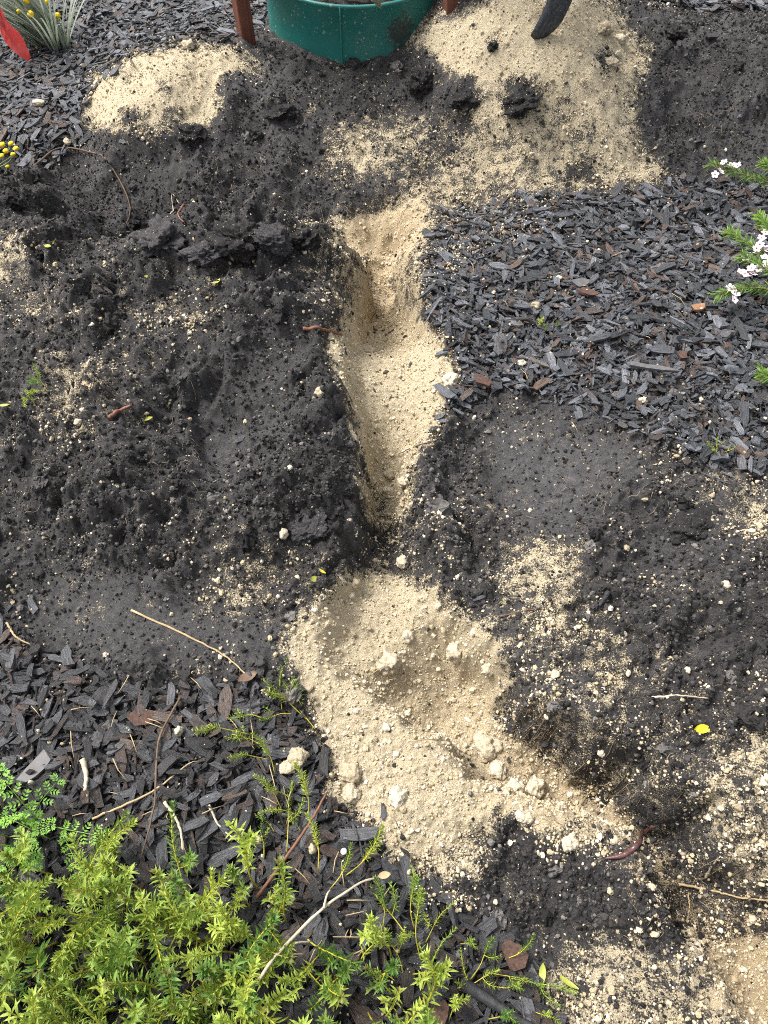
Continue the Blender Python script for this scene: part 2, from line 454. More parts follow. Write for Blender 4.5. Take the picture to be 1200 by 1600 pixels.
def normals(X, Y, e=0.02):
    gx = (hz(X + e, Y) - hz(X - e, Y)) / (2 * e)
    gy = (hz(X, Y + e) - hz(X, Y - e)) / (2 * e)
    n = np.stack([-gx, -gy, np.ones_like(gx)], -1)
    return n / np.linalg.norm(n, axis=-1, keepdims=True)


def at(px, py, lift=0.0):
    """the point of the ground that the photograph shows at a pixel"""
    d = ray(px, py)
    ts = np.linspace(0.75, 5.5, 2400)
    p = CP[None] + d[None] * ts[:, None]
    below = p[:, 2] < hz(p[:, 0], p[:, 1])
    k = int(np.argmax(below)) if below.any() else len(ts) - 1
    q = p[k]
    return Vector((q[0], q[1], float(hz(q[0], q[1])) + lift))


def pxm(px, py):
    """photograph pixels per metre at that spot"""
    q = at(px, py)
    dep = q.y * CF[1] + (q.z - CAM_H) * CF[2]
    return FPX / dep


# ------------------------------------------------------------------ materials
def new_mat(name):
    m = bpy.data.materials.new(name)
    m.use_nodes = True
    nt = m.node_tree
    nt.nodes.clear()
    out = nt.nodes.new('ShaderNodeOutputMaterial')
    b = nt.nodes.new('ShaderNodeBsdfPrincipled')
    nt.links.new(b.outputs[0], out.inputs[0])
    return m, nt, b


def nd(nt, t, **kw):
    n = nt.nodes.new(t)
    for k, v in kw.items():
        if k in n.inputs:
            n.inputs[k].default_value = v
        else:
            setattr(n, k, v)
    return n


def ramp(nt, src, stops, interp='LINEAR'):
    r = nt.nodes.new('ShaderNodeValToRGB')
    r.color_ramp.interpolation = interp
    e = r.color_ramp.elements
    while len(e) < len(stops):
        e.new(0.5)
    for k, (p, c) in enumerate(stops):
        e[k].position = p
        e[k].color = (*c, 1) if len(c) == 3 else c
    if src is not None:
        nt.links.new(src, r.inputs[0])
    return r


def mixc(nt, f, a, b, mode='MIX'):
    n = nt.nodes.new('ShaderNodeMix')
    n.data_type = 'RGBA'
    n.blend_type = mode
    for k, v in ((0, f), (6, a), (7, b)):
        if isinstance(v, (int, float, tuple)):
            n.inputs[k].default_value = v if not isinstance(v, tuple) else ((*v, 1) if len(v) == 3 else v)
        else:
            nt.links.new(v, n.inputs[k])
    return n.outputs[2]


def mth(nt, op, a, b=None, clamp=False):
    n = nt.nodes.new('ShaderNodeMath')
    n.operation = op
    n.use_clamp = clamp
    for k, v in ((0, a), (1, b)):
        if v is None:
            continue
        if isinstance(v, (int, float)):
            n.inputs[k].default_value = v
        else:
            nt.links.new(v, n.inputs[k])
    return n.outputs[0]


def noise(nt, vec, scale, detail=4, rough=.5, dist=0.0):
    n = nd(nt, 'ShaderNodeTexNoise', Scale=scale, Detail=detail, Roughness=rough, Distortion=dist)
    nt.links.new(vec, n.inputs['Vector'])
    return n.outputs['Fac']


SAND = (0.475, 0.390, 0.250)
SAND_PALE = (0.605, 0.522, 0.368)
SAND_DAMP = (0.36, 0.25, 0.13)
SOIL = (0.020, 0.0185, 0.0185)
SOIL_DRY = (0.060, 0.057, 0.060)


def terrain_material():
    m, nt, b = new_mat('soil_and_sand')
    geo = nd(nt, 'ShaderNodeNewGeometry')
    P = geo.outputs['Position']
    a_s = nd(nt, 'ShaderNodeAttribute', attribute_name='sand').outputs['Fac']
    a_m = nd(nt, 'ShaderNodeAttribute', attribute_name='trodden').outputs['Fac']
    a_o = nd(nt, 'ShaderNodeAttribute', attribute_name='damp').outputs['Fac']
    n1 = noise(nt, P, 34, 9, .72, .3)
    n2 = noise(nt, P, 330, 4, .65)
    n3 = noise(nt, P, 9, 3, .5)
    s = mth(nt, 'ADD', mth(nt, 'MULTIPLY', n1, .55), mth(nt, 'MULTIPLY', n2, .45))
    s = mth(nt, 'ADD', s, mth(nt, 'MULTIPLY', mth(nt, 'SUBTRACT', n3, .5), .14))
    # share of sand -> threshold on the noise
    thr = ramp(nt, a_s, [(0.0, (.72, .72, .72)), (.1, (.635, .635, .635)), (.2, (.592, .592, .592)), (.3, (.562, .562, .562)), (.5, (.508, .508, .508)), (.75, (.42, .42, .42)), (.95, (.27, .27, .27)), (1, (.15, .15, .15))])
    f = mth(nt, 'MULTIPLY', mth(nt, 'SUBTRACT', s, thr.outputs[0]), 22.0, clamp=True)
    # soil colour
    sc = ramp(nt, noise(nt, P, 150, 8, .8), [(.3, (.007, .0065, .0065)), (.5, (.031, .029, .0285)), (.7, (.085, .080, .079))])
    dry = ramp(nt, noise(nt, P, 60, 10, .85), [(.34, (.034, .0325, .034)), (.5, (.078, .075, .078)), (.66, (.155, .15, .155))])
    patch = ramp(nt, noise(nt, P, 5.5, 6, .65), [(.42, (0, 0, 0)), (.66, (1, 1, 1))])      # drier, dusty patches with a shape of their own
    dryf = mth(nt, 'MAXIMUM', mth(nt, 'MULTIPLY', a_m, .9), mth(nt, 'MULTIPLY', patch.outputs[0], .62))
    soilc = mixc(nt, dryf, sc.outputs[0], dry.outputs[0])
    # sand colour
    g = noise(nt, P, 420, 3, .7)
    sd = ramp(nt, g, [(.22, (.17, .14, .095)), (.42, SAND), (.6, SAND_PALE), (.8, (.70, .645, .52))])
    grey = mixc(nt, mth(nt, 'MULTIPLY', ramp(nt, noise(nt, P, 75, 7, .7), [(.50, (0, 0, 0)), (.68, (1, 1, 1))]).outputs[0], .55), sd.outputs[0], (.25, .225, .18))
    dk = ramp(nt, noise(nt, P, 190, 3, .6), [(.66, (0, 0, 0)), (.72, (1, 1, 1))])
    grey = mixc(nt, mth(nt, 'MULTIPLY', dk.outputs[0], .75), grey, (.05, .047, .045))
    dmp = mixc(nt, .6, grey, SAND_DAMP)
    sandc = mixc(nt, a_o, grey, dmp)
    col = mixc(nt, f, soilc, sandc)
    nt.links.new(col, b.inputs['Base Color'])
    rr = ramp(nt, noise(nt, P, 90, 3, .6), [(.3, (.62, .62, .62)), (.7, (.92, .92, .92))])
    nt.links.new(rr.outputs[0], b.inputs['Roughness'])
    b.inputs['Specular IOR Level'].default_value = .35
    bh = mth(nt, 'ADD', mth(nt, 'MULTIPLY', noise(nt, P, 200, 8, .85), 1.1), mth(nt, 'MULTIPLY', f, .35))
    bp = nd(nt, 'ShaderNodeBump', Strength=1.0, Distance=.006)
    nt.links.new(bh, bp.inputs['Height'])
    nt.links.new(bp.outputs[0], b.inputs['Normal'])
    return m


def rnd_ramp_mat(name, stops, rough=.8, spec=.4, nscale=90, namt=.5, bump=.4, dist=.002):
    """colour by the piece's own random number, broken up by noise in the piece's own space"""
    m, nt, b = new_mat(name)
    oi = nd(nt, 'ShaderNodeObjectInfo')
    tc = nd(nt, 'ShaderNodeTexCoord')
    geo = nd(nt, 'ShaderNodeNewGeometry')
    r = ramp(nt, oi.outputs['Random'], stops)
    n = noise(nt, geo.outputs['Position'], nscale, 5, .7)
    k = ramp(nt, n, [(.25, (1 - namt,) * 3), (.75, (1 + namt * .6,) * 3)])
    col = mixc(nt, 1.0, r.outputs[0], k.outputs[0], 'MULTIPLY')
    nt.links.new(col, b.inputs['Base Color'])
    b.inputs['Roughness'].default_value = rough
    b.inputs['Specular IOR Level'].default_value = spec
    if bump:
        bp = nd(nt, 'ShaderNodeBump', Strength=bump, Distance=dist)
        nt.links.new(n, bp.inputs['Height'])
        nt.links.new(bp.outputs[0], b.inputs['Normal'])
    return m


def flat_mat(name, col, rough=.6, spec=.4, var=.35, nscale=60, bump=.2, dist=.002, trans=0.0):
    m, nt, b = new_mat(name)
    geo = nd(nt, 'ShaderNodeNewGeometry')
    n = noise(nt, geo.outputs['Position'], nscale, 5, .65)
    k = ramp(nt, n, [(.25, tuple(c * (1 - var) for c in col)), (.75, tuple(min(1, c * (1 + var * .7)) for c in col))])
    nt.links.new(k.outputs[0], b.inputs['Base Color'])
    b.inputs['Roughness'].default_value = rough
    b.inputs['Specular IOR Level'].default_value = spec
    if bump:
        bp = nd(nt, 'ShaderNodeBump', Strength=bump, Distance=dist)
        nt.links.new(n, bp.inputs['Height'])
        nt.links.new(bp.outputs[0], b.inputs['Normal'])
    return m


MT = {}
MT['terrain'] = terrain_material()


def bark_material(name, stops):
    m, nt, b = new_mat(name)
    oi = nd(nt, 'ShaderNodeObjectInfo')
    at_ = nd(nt, 'ShaderNodeAttribute', attribute_name='tint').outputs['Fac']
    rn = mth(nt, 'FRACT', mth(nt, 'ADD', oi.outputs['Random'], at_))
    r = ramp(nt, rn, stops)
    geo = nd(nt, 'ShaderNodeNewGeometry')
    gr = nd(nt, 'ShaderNodeAttribute', attribute_name='grain').outputs['Vector']
    sh = nd(nt, 'ShaderNodeVectorMath', operation='ADD')
    nt.links.new(gr, sh.inputs[0])
    cmb = nd(nt, 'ShaderNodeCombineXYZ')
    nt.links.new(mth(nt, 'MULTIPLY', rn, 37.0), cmb.inputs[0])
    nt.links.new(cmb.outputs[0], sh.inputs[1])
    n = noise(nt, sh.outputs[0], 6, 6, .75)
    k = ramp(nt, n, [(.32, (.25, .25, .25)), (.68, (2.2, 2.2, 2.2))])
    col = mixc(nt, 1.0, r.outputs[0], k.outputs[0], 'MULTIPLY')
    dust = ramp(nt, noise(nt, geo.outputs['Position'], 300, 4, .7), [(.60, (0, 0, 0)), (.72, (1, 1, 1))])
    col = mixc(nt, mth(nt, 'MULTIPLY', dust.outputs[0], .22), col, (.20, .18, .15))
    nt.links.new(col, b.inputs['Base Color'])
    b.inputs['Roughness'].default_value = .48
    b.inputs['Specular IOR Level'].default_value = .7
    bp = nd(nt, 'ShaderNodeBump', Strength=1.0, Distance=.006)
    nt.links.new(n, bp.inputs['Height'])
    nt.links.new(bp.outputs[0], b.inputs['Normal'])
    return m


MT['bark'] = bark_material('bark_chip', [(0, (.014, .015, .0175)), (.3, (.036, .0395, .047)), (.55, (.070, .076, .088)), (.76, (.135, .143, .160)), (.85, (.045, .033, .028)), (.95, (.090, .055, .038)), (1, (.13, .115, .10))])
MT['bark_brown'] = bark_material('brown_bark_chip', [(0, (.011, .0105, .0110)), (.3, (.024, .0235, .025)), (.5, (.042, .043, .048)), (.74, (.085, .088, .097)), (.82, (.036, .029, .026)), (.94, (.066, .043, .034)), (1, (.11, .09, .075))])
MT['soil_crumb'] = rnd_ramp_mat('soil_crumb', [(0, (.008, .0075, .008)), (.5, (.030, .028, .0275)), (.8, (.062, .058, .057)), (.93, (.125, .117, .112)), (1, (.21, .195, .175))], .85, .3, 150, .55, .7)
MT['sand_crumb'] = rnd_ramp_mat('sand_crumb', [(0, (.33, .27, .18)), (.4, SAND), (.75, SAND_PALE), (1, (.72, .66, .54))], .9, .25, 200, .3, .5)
MT['sand_clod'] = rnd_ramp_mat('sand_clod', [(0, (.40, .33, .22)), (.5, (.50, .43, .31)), (1, (.62, .55, .42))], .9, .25, 120, .45, .9, .005)

# ------------------------------------------------------------------ object helpers


def mesh_obj(name, V, F, mat, parent=None, smooth=True, attrs=None, link=True, vattrs=None):
    me = bpy.data.meshes.new(name)
    V = np.asarray(V, np.float32).reshape(-1, 3)
    if isinstance(F, np.ndarray):
        n, k = F.shape
        me.vertices.add(len(V))
        me.vertices.foreach_set('co', V.ravel())
        me.loops.add(n * k)
        me.loops.foreach_set('vertex_index', F.ravel().astype(np.int32))
        me.polygons.add(n)
        me.polygons.foreach_set('loop_start', np.arange(0, n * k, k, dtype=np.int32))
        me.update(calc_edges=True)
    else:
        me.from_pydata([tuple(map(float, v)) for v in V], [], F)
        me.update()
    if attrs:
        for an, av in attrs.items():
            a = me.attributes.new(an, 'FLOAT', 'POINT')
            a.data.foreach_set('value', np.asarray(av, np.float32))
    if vattrs:
        for an, av in vattrs.items():
            a = me.attributes.new(an, 'FLOAT_VECTOR', 'POINT')
            a.data.foreach_set('vector', np.asarray(av, np.float32).ravel())
    me.polygons.foreach_set('use_smooth', np.full(len(me.polygons), smooth))
    if mat is not None:
        me.materials.append(mat)
    o = bpy.data.objects.new(name, me)
    if link:
        COL.objects.link(o)
    if parent is not None:
        o.parent = parent
    return o


def tag(o, label=None, cat=None, group=None, kind=None):
    if label:
        o['label'] = label
    if cat:
        o['category'] = cat
    if group:
        o['group'] = group
    if kind:
        o['kind'] = kind
    return o


def empty(name, loc=(0, 0, 0), rot=(0, 0, 0)):
    o = bpy.data.objects.new(name, None)
    COL.objects.link(o)
    o.empty_display_size = .05
    o.location = loc
    o.rotation_euler = rot
    return o


# ------------------------------------------------------------------ the ground, cut into its places
ids = np.zeros((NY - 1, NX - 1), int)
cpx = (PX[:-1, :-1] + PX[1:, 1:]) / 2
cpy = (PY[:-1, :-1] + PY[1:, 1:]) / 2
REG = [(1, P_MULCH_TL), (2, P_MULCH_R), (3, P_MULCH_BL), (4, P_MOUND), (5, P_BANK), (6, P_HEAP_R), (7, P_HEAP_BIG), (8, P_HEAP_SMALL), (9, P_TR_TOP), (9, P_TR_MID), (9, [(560, 822), (640, 822), (650, 900), (560, 900)]), (9, P_TR_LOW), (9, P_BASIN)]
for rid, poly in REG:
    m = inpoly(poly).astype(float)
    ids[look(m, cpx, cpy) > .5] = rid
vid = np.arange(NX * NY).reshape(NY, NX)
quads = np.stack([vid[:-1, :-1], vid[:-1, 1:], vid[1:, 1:], vid[1:, :-1]], -1)
ALLV = np.stack([GXX, GYY, HZ], -1).reshape(-1, 3)
fS, fT, fO = dN.ravel(), np.clip(sN + .25 * mN * 0, 0, 1).ravel(), oN.ravel()


def region(name, rid, far=False):
    q = quads[ids == rid]
    u, inv = np.unique(q, return_inverse=True)
    V, F = ALLV[u], inv.reshape(-1, 4)
    at_ = {'sand': fS[u], 'trodden': fT[u], 'damp': fO[u]}
    if far:                                    # the same sheet goes on to the horizon
        x0, x1 = A0, A0 + A1 * 4.9
        B = 120.0
        c = [(-x0, -.5), (x0, -.5), (x1, 4.4), (-x1, 4.4)]
        o = [(-B, -B), (B, -B), (B, B), (-B, B)]
        n = len(V)
        V = np.vstack([V, [(x, y, 0) for x, y in c + o]])
        F = np.vstack([F, [(n + k, n + 4 + k, n + 4 + (k + 1) % 4, n + (k + 1) % 4) for k in range(4)]])
        at_ = {'sand': np.append(at_['sand'], [.15] * 8), 'trodden': np.append(at_['trodden'], [.2] * 8), 'damp': np.append(at_['damp'], [0] * 8)}
    return mesh_obj(name, V, F, MT['terrain'], attrs=at_)


G_ground = tag(region('ground', 0, True), 'dark loose garden soil speckled with pale sand around the trench', kind='structure')
G_bed_tl = tag(region('mulch_bed', 1), 'dark bark mulch bed behind the small sand heap', kind='structure')
G_bed_r = tag(region('mulch_bed', 2), 'dark bark mulch bed beside the upper trench and flowering shrub', kind='structure')
G_bed_bl = tag(region('mulch_bed', 3), 'dark bark mulch around the yellow green creeping plant', kind='structure')
G_mound = tag(region('soil_heap', 4), 'large trampled black soil heap beside the upper trench, with a boot print', 'soil heap')
G_bank = tag(region('soil_bank', 5), 'rough black soil bank in front of the green tree ring, speckled with sand', 'soil bank')
G_heap_r = tag(region('soil_heap', 6), 'dark brown peaty soil heap next to the big sand heap', 'soil heap')
G_sand_b = tag(region('sand_heap', 7), 'big pale sand heap with a dark steel blade resting on top', 'sand heap')
G_sand_s = tag(region('sand_heap', 8), 'small pale sand heap between the wooden stake and black soil', 'sand heap')
G_trench = tag(region('trench', 9), 'narrow dug trench floored with pale sand, widening into a basin', kind='structure')


# ------------------------------------------------------------------ loose crumbs of soil and sand (uncountable)
def ground_points(n, seed):
    rs = np.random.RandomState(seed)
    y = -.15 + 3.95 * rs.rand(n) ** 1.15
    s = rs.rand(n) * 2 - 1
    x = s * (.8 + .44 * (y + .15))
    return x, y, rs


def scatter(name, pts, scl, rot, idx, mat, label, subdiv=2, amp=.75, freq=1.3):
    me = bpy.data.meshes.new(name)
    n = len(pts)
    me.vertices.add(n)
    me.vertices.foreach_set('co', np.asarray(pts, np.float32).ravel())
    for an, av in (('scl', scl), ('rot', rot)):
        a = me.attributes.new(an, 'FLOAT_VECTOR', 'POINT')
        a.data.foreach_set('vector', np.asarray(av, np.float32).ravel())
    a = me.attributes.new('idx', 'INT', 'POINT')
    a.data.foreach_set('value', np.asarray(idx, np.int32))
    me.materials.append(mat)
    o = bpy.data.objects.new(name, me)
    COL.objects.link(o)
    ng = bpy.data.node_groups.new(name, 'GeometryNodeTree')
    ng.interface.new_socket('Geometry', in_out='INPUT', socket_type='NodeSocketGeometry')
    ng.interface.new_socket('Geometry', in_out='OUTPUT', socket_type='NodeSocketGeometry')
    N, L = ng.nodes, ng.links
    gi, go = N.new('NodeGroupInput'), N.new('NodeGroupOutput')
    join = N.new('GeometryNodeGeometryToInstance')
    for k in range(6):
        ico = N.new('GeometryNodeMeshIcoSphere')
        ico.inputs['Radius'].default_value = 1
        ico.inputs['Subdivisions'].default_value = subdiv
        sp = N.new('GeometryNodeSetPosition')
        pos = N.new('GeometryNodeInputPosition')
        nz = N.new('ShaderNodeTexNoise')
        nz.noise_dimensions = '3D'
        nz.inputs['Scale'].default_value = freq
        nz.inputs['Detail'].default_value = 2
        ad = N.new('ShaderNodeVectorMath')
        ad.operation = 'ADD'
        ad.inputs[1].default_value = (k * 7.3, k * 3.1, k * 5.7)
        L.new(pos.outputs[0], ad.inputs[0])
        L.new(ad.outputs[0], nz.inputs['Vector'])
        sb = N.new('ShaderNodeVectorMath')
        sb.operation = 'SUBTRACT'
        sb.inputs[1].default_value = (.5, .5, .5)
        L.new(nz.outputs['Color'], sb.inputs[0])
        ml = N.new('ShaderNodeVectorMath')
        ml.operation = 'SCALE'
        ml.inputs['Scale'].default_value = amp * 2.2
        L.new(sb.outputs[0], ml.inputs[0])
        L.new(ico.outputs[0], sp.inputs['Geometry'])
        L.new(ml.outputs[0], sp.inputs['Offset'])
        L.new(sp.outputs[0], join.inputs[0])
    iop = N.new('GeometryNodeInstanceOnPoints')
    iop.inputs['Pick Instance'].default_value = True

    def attr(nm, dt):
        a = N.new('GeometryNodeInputNamedAttribute')
        a.data_type = dt
        a.inputs['Name'].default_value = nm
        return a.outputs[0]
    e2r = N.new('FunctionNodeEulerToRotation')
    L.new(attr('rot', 'FLOAT_VECTOR'), e2r.inputs[0])
    L.new(gi.outputs[0], iop.inputs['Points'])
    L.new(join.outputs[0], iop.inputs['Instance'])
    L.new(attr('idx', 'INT'), iop.inputs['Instance Index'])
    L.new(e2r.outputs[0], iop.inputs['Rotation'])
    L.new(attr('scl', 'FLOAT_VECTOR'), iop.inputs['Scale'])
    sm = N.new('GeometryNodeSetMaterial')
    sm.inputs['Material'].default_value = mat
    L.new(iop.outputs[0], sm.inputs[0])
    L.new(sm.outputs[0], go.inputs[0])
    md = o.modifiers.new('scatter', 'NODES')
    md.node_group = ng
    return tag(o, label, kind='stuff')


def crumbs(name, n, seed, prob, rmin, rmean, sig, rmax, mat, label, sink=.25, subdiv=2, amp=.75, lift=None):
    x, y, rs = ground_points(n, seed)
    z = hz(x, y)
    d, m, s, o, px, py = fields(x, y, z)
    keep = rs.rand(n) < prob(x, y, d, m, s, o, px, py) * np.clip(1 / normals(x, y, .03)[:, 2], 1, 3) / 1.15
    x, y, z, d, m = x[keep], y[keep], z[keep], d[keep], m[keep]
    k = len(x)
    r = np.clip(rmean * np.exp(sig * rs.randn(k)), rmin, rmax)
    sc = r[:, None] * (1 + .35 * (rs.rand(k, 3) - .5) * 2)
    zz = z + r * (1 - sink) * .6
    if lift is not None:
        zz = zz + lift * m * rs.rand(k)
    return scatter(name, np.stack([x, y, zz], 1), sc, rs.rand(k, 3) * 6.28, rs.randint(0, 6, k), mat, label, subdiv, amp)


def in_clump(x, y, f, s):
    return np.clip(.5 + 1.1 * fbm(x, y, f, 4, s, .6), 0, 1.3)


ring_c = plane(553, 9, .33)
RING_R = .315
RING_X, RING_Y, RING_TOP = float(ring_c[0]), float(ring_c[1]) + RING_R, .33


def off_ring(x, y):
    return np.hypot(x - RING_X, y - RING_Y) > RING_R + .012


crumbs('soil_crumbs', 400000, 21, lambda x, y, d, m, s, o, px, py: (np.clip(1 - d * 1.35, .015, 1) * np.clip(1 - s * .82, 0, 1) * (1 - .72 * m) * (.25 + in_clump(x, y, 8, 81))) * off_ring(x, y),
       .0009, .0017, .52, .0055, MT['soil_crumb'], 'fine black soil crumbs covering the dug heaps', lift=.008)
crumbs('sand_crumbs', 420000, 22, lambda x, y, d, m, s, o, px, py: (np.clip(1.15 * d, 0, 1) ** 1.6 * np.clip(.35 + (d - .25) * 3, .35, 1) * np.where(d > .8, .35, .05 + np.clip(in_clump(x, y, 22, 82) * in_clump(x, y, 7, 86) * 1.7, 0, 1.3) ** 2.2 * 2.0) * (1 - .5 * s)) * off_ring(x, y),
       .0008, .00155, .48, .006, MT['sand_crumb'], 'pale sand grains and crumbs sprinkled over soil and mulch', lift=.027)
crumbs('soil_crumbs', 3200, 23, lambda x, y, d, m, s, o, px, py: (np.clip(1 - d * 1.6, 0, 1) * np.clip(1 - s * 1.1, 0, 1) * (1 - .95 * m) * np.clip(in_clump(x, y, 4, 84) * 1.6 - .45, 0, 1)) * off_ring(x, y),
       .005, .0095, .45, .030, MT['soil_crumb'], 'small black soil clods lying loose on the heaps', sink=1.25, subdiv=4, amp=1.05)
crumbs('sand_crumbs', 9000, 24, lambda x, y, d, m, s, o, px, py: (np.where(d > .8, .32, d * d * .22 * in_clump(x, y, 12, 85))) * off_ring(x, y) * (s < .5),
       .0020, .0033, .42, .011, MT['sand_clod'], 'pale rounded sand nodules strewn over heaps and trench', sink=.55, subdiv=3, amp=.5, lift=.014)

# ------------------------------------------------------------------ bark chips
CHIP_F = []
for k in range(3):
    for c in range(4):
        CHIP_F.append((k * 4 + c, k * 4 + (c + 1) % 4, k * 4 + 4 + (c + 1) % 4, k * 4 + 4 + c))
CHIP_F += [(3, 2, 1, 0), (12, 13, 14, 15)]
CHIP_F = np.array(CHIP_F)


def chip_verts(rs):
    V = []
    skew0, skew1 = rs.uniform(-1, 1), rs.uniform(-1, 1)
    bend = rs.uniform(-.25, .25)
    for k, t in enumerate((-.5, -.2, .2, .5)):
        w = rs.uniform(.7, 1.1) * (rs.choice([rs.uniform(.15, .5), rs.uniform(.6, 1.05), rs.uniform(.7, 1.05)]) if k in (0, 3) else 1)
        h = rs.uniform(.7, 1.1)
        cy = bend * (t * t - .1) * 2 + rs.uniform(-.06, .06)
        for sy, sz in ((-1, -1), (1, -1), (1, 1), (-1, 1)):
            sk = (skew0 if k == 0 else skew1 if k == 3 else 0) * .3 * sy
            V.append((t + sk * .35 + rs.uniform(-.07, .07), cy + sy * .5 * w + rs.uniform(-.08, .08), sz * .5 * h + rs.uniform(-.15, .15)))
    return np.array(V)


rsC = np.random.RandomState(77)
CHIPS = [chip_verts(rsC) for _ in range(26)]
CHIP_ME = []
for k, v in enumerate(CHIPS):
    o = mesh_obj('bark_chip', v, CHIP_F, MT['bark'], smooth=False, link=False, vattrs={'grain': v * np.array([.25, 1.3, .6])})
    CHIP_ME.append(o.data)
    bpy.data.objects.remove(o)


CHIP_BROWN = []
for me_ in CHIP_ME:
    c_ = me_.copy()
    c_.materials[0] = MT['bark_brown']
    CHIP_BROWN.append(c_)


def rot_mats(n, rs, tilt):
    """frames that lie on the ground (n: normals), turned at random about it and tipped a little"""
    k = len(n)
    n = n + rs.randn(k, 3) * tilt[:, None]
    n /= np.linalg.norm(n, axis=1, keepdims=True)
    a = rs.rand(k) * 6.2832
    t = np.stack([np.cos(a), np.sin(a), np.zeros(k)], 1)
    t -= n * (t * n).sum(1, keepdims=True)
    t /= np.linalg.norm(t, axis=1, keepdims=True)
    b = np.cross(n, t)
    return np.stack([t, b, n], -1)


def mulch(parent, x, y, rs, sizes, name_rest, label_rest, single=300, height=.015, meshes=None, mat=None):
    meshes, mat = meshes or CHIP_ME, mat or MT['bark']
    n = len(x)
    z = hz(x, y)
    R3 = rot_mats(normals(x, y, .03), rs, np.full(n, .17) + .35 * (rs.rand(n) < .12))
    L, W, T = sizes
    lay = rs.rand(n)
    C = np.stack([x, y, z + T * .4 + lay * height], 1)
    vi = rs.randint(0, len(CHIPS), n)
    px, py = project(x, y, C[:, 2])
    dep = y * CF[1] + (C[:, 2] - CAM_H) * CF[2]
    vis = (px > 5) & (px < 1195) & (py > 5) & (py < 1595) & (lay > .55)
    size = np.where(vis, L * W / dep ** 2, 0)
    order = np.argsort(-size)
    own = order[:single]
    rest = order[single:]
    for i in own:
        o = bpy.data.objects.new('bark_chip', meshes[vi[i]])
        COL.objects.link(o)
        M4 = Matrix(R3[i].tolist()).to_4x4() @ Matrix.Diagonal((L[i], W[i], T[i], 1))
        M4.translation = Vector(C[i])
        o.parent = parent
        o.matrix_world = M4
    A = np.array(CHIPS)[vi[rest]] * np.stack([L, W, T], 1)[rest][:, None, :]
    Vr = np.einsum('nij,nkj->nki', R3[rest], A) + C[rest][:, None, :]
    Fr = (CHIP_F[None] + (np.arange(len(rest)) * 16)[:, None, None]).reshape(-1, 4)
    tint = np.repeat(rs.rand(len(rest)), 16)
    o = mesh_obj(name_rest, Vr.reshape(-1, 3), Fr, mat, parent=parent, smooth=False, attrs={'tint': tint}, vattrs={'grain': np.array(CHIPS)[vi[rest]] * np.array([.25, 1.3, .6]) + rs.rand(len(rest), 1, 3) * 30})
    return tag(o, label_rest, kind='stuff')


def chip_spots(n, seed, poly, keep_extra=None, xr=None):
    rs = np.random.RandomState(seed)
    q = np.array([plane(np.clip(a, -350, 1550), np.clip(b, -40, 1850), 0)[:2] for a, b in poly])
    lo, hi = q.min(0), q.max(0)
    x = lo[0] + (hi[0] - lo[0]) * rs.rand(n)
    y = lo[1] + (hi[1] - lo[1]) * rs.rand(n)
    z = hz(x, y)
    px, py = project(x, y, z)
    mk = blur(inpoly(poly).astype(float), 2)
    m = look(mk, px, py) * np.minimum(1, look(M, px, py) * 1.15)
    ok = (rs.rand(n) < m) & (np.abs(x) < .9 + .42 * (y + .5)) & (y > -.45) & (y < 4.2) & off_ring(x, y)
    return x[ok], y[ok], rs


def chip_sizes(k, rs, mean=.040, sig=.36):
    L = np.clip(mean * np.exp(sig * rs.randn(k)), .010, .070)
    W = np.clip(L * np.where(rs.rand(k) < .33, rs.uniform(.07, .17, k), rs.uniform(.2, .52, k)), .003, .022)
    T = np.clip(W * rs.uniform(.22, .5, k), .0018, .0065)
    return L, W, T


x, y, rs = chip_spots(33000, 31, P_MULCH_R)
mulch(G_bed_r, x, y, rs, chip_sizes(len(x), rs, .0225, .48), 'bark_chips', 'smaller and deeper dark bark chips filling the mulch')
x, y, rs = chip_spots(20000, 32, P_MULCH_TL)
mulch(G_bed_tl, x, y, rs, chip_sizes(len(x), rs, .030, .42), 'bark_chips', 'smaller and deeper dark bark chips filling the mulch')
x, y, rs = chip_spots(15500, 33, P_MULCH_BL)
mulch(G_bed_bl, x, y, rs, chip_sizes(len(x), rs, .0255, .46), 'bark_chips', 'smaller and deeper dark bark chips filling the mulch', meshes=CHIP_BROWN, mat=MT['bark_brown'])
x, y, rs = chip_spots(9000, 34, P_MULCH_TR)
mulch(G_ground, x, y, rs, chip_sizes(len(x), rs, .042), 'bark_chips', 'dark bark chips beyond the big sand heap', single=0)
# strays mixed into the soil
x, y, rs = ground_points(9000, 35)
dd, mm, ss, oo, px, py = fields(x, y, hz(x, y))
near_m = look(blur(M, 14), px, py)
ok = (rs.rand(len(x)) < (.05 + 1.1 * near_m * (mm < .5)) * np.clip(1 - dd * .9, .04, 1) * .34) & (mm < .6) & off_ring(x, y)
x, y = x[ok], y[ok]
mulch(G_ground, x, y, rs, chip_sizes(len(x), rs, .026, .4), 'bark_chips', 'stray bark chips scattered on the bare soil', single=260, height=.003, meshes=CHIP_BROWN, mat=MT['bark_brown'])
# a few fallen onto the sand of the trench
sp = [(597, 517), (604, 523), (612, 519), (603, 528), (632, 527), (578, 540), (640, 572), (602, 582), (676, 596), (610, 622), (585, 610), (622, 668), (540, 548), (575, 520)]
q = np.array([at(a, c)[:2] for a, c in sp])
mulch(G_trench, q[:, 0], q[:, 1], rs, chip_sizes(len(sp), rs, .020, .3), 'bark_chips', 'bark chips', single=len(sp) - 1, height=.001, meshes=CHIP_BROWN, mat=MT['bark_brown'])

# ------------------------------------------------------------------ curves, tubes, shapes


def top(px, py, lift=0.0):
    """the same, on top of the bark where bark lies"""
    return at(px, py) + Vector((0, 0, lift + .019 * float(look(M, np.array([px]), np.array([py]))[0])))


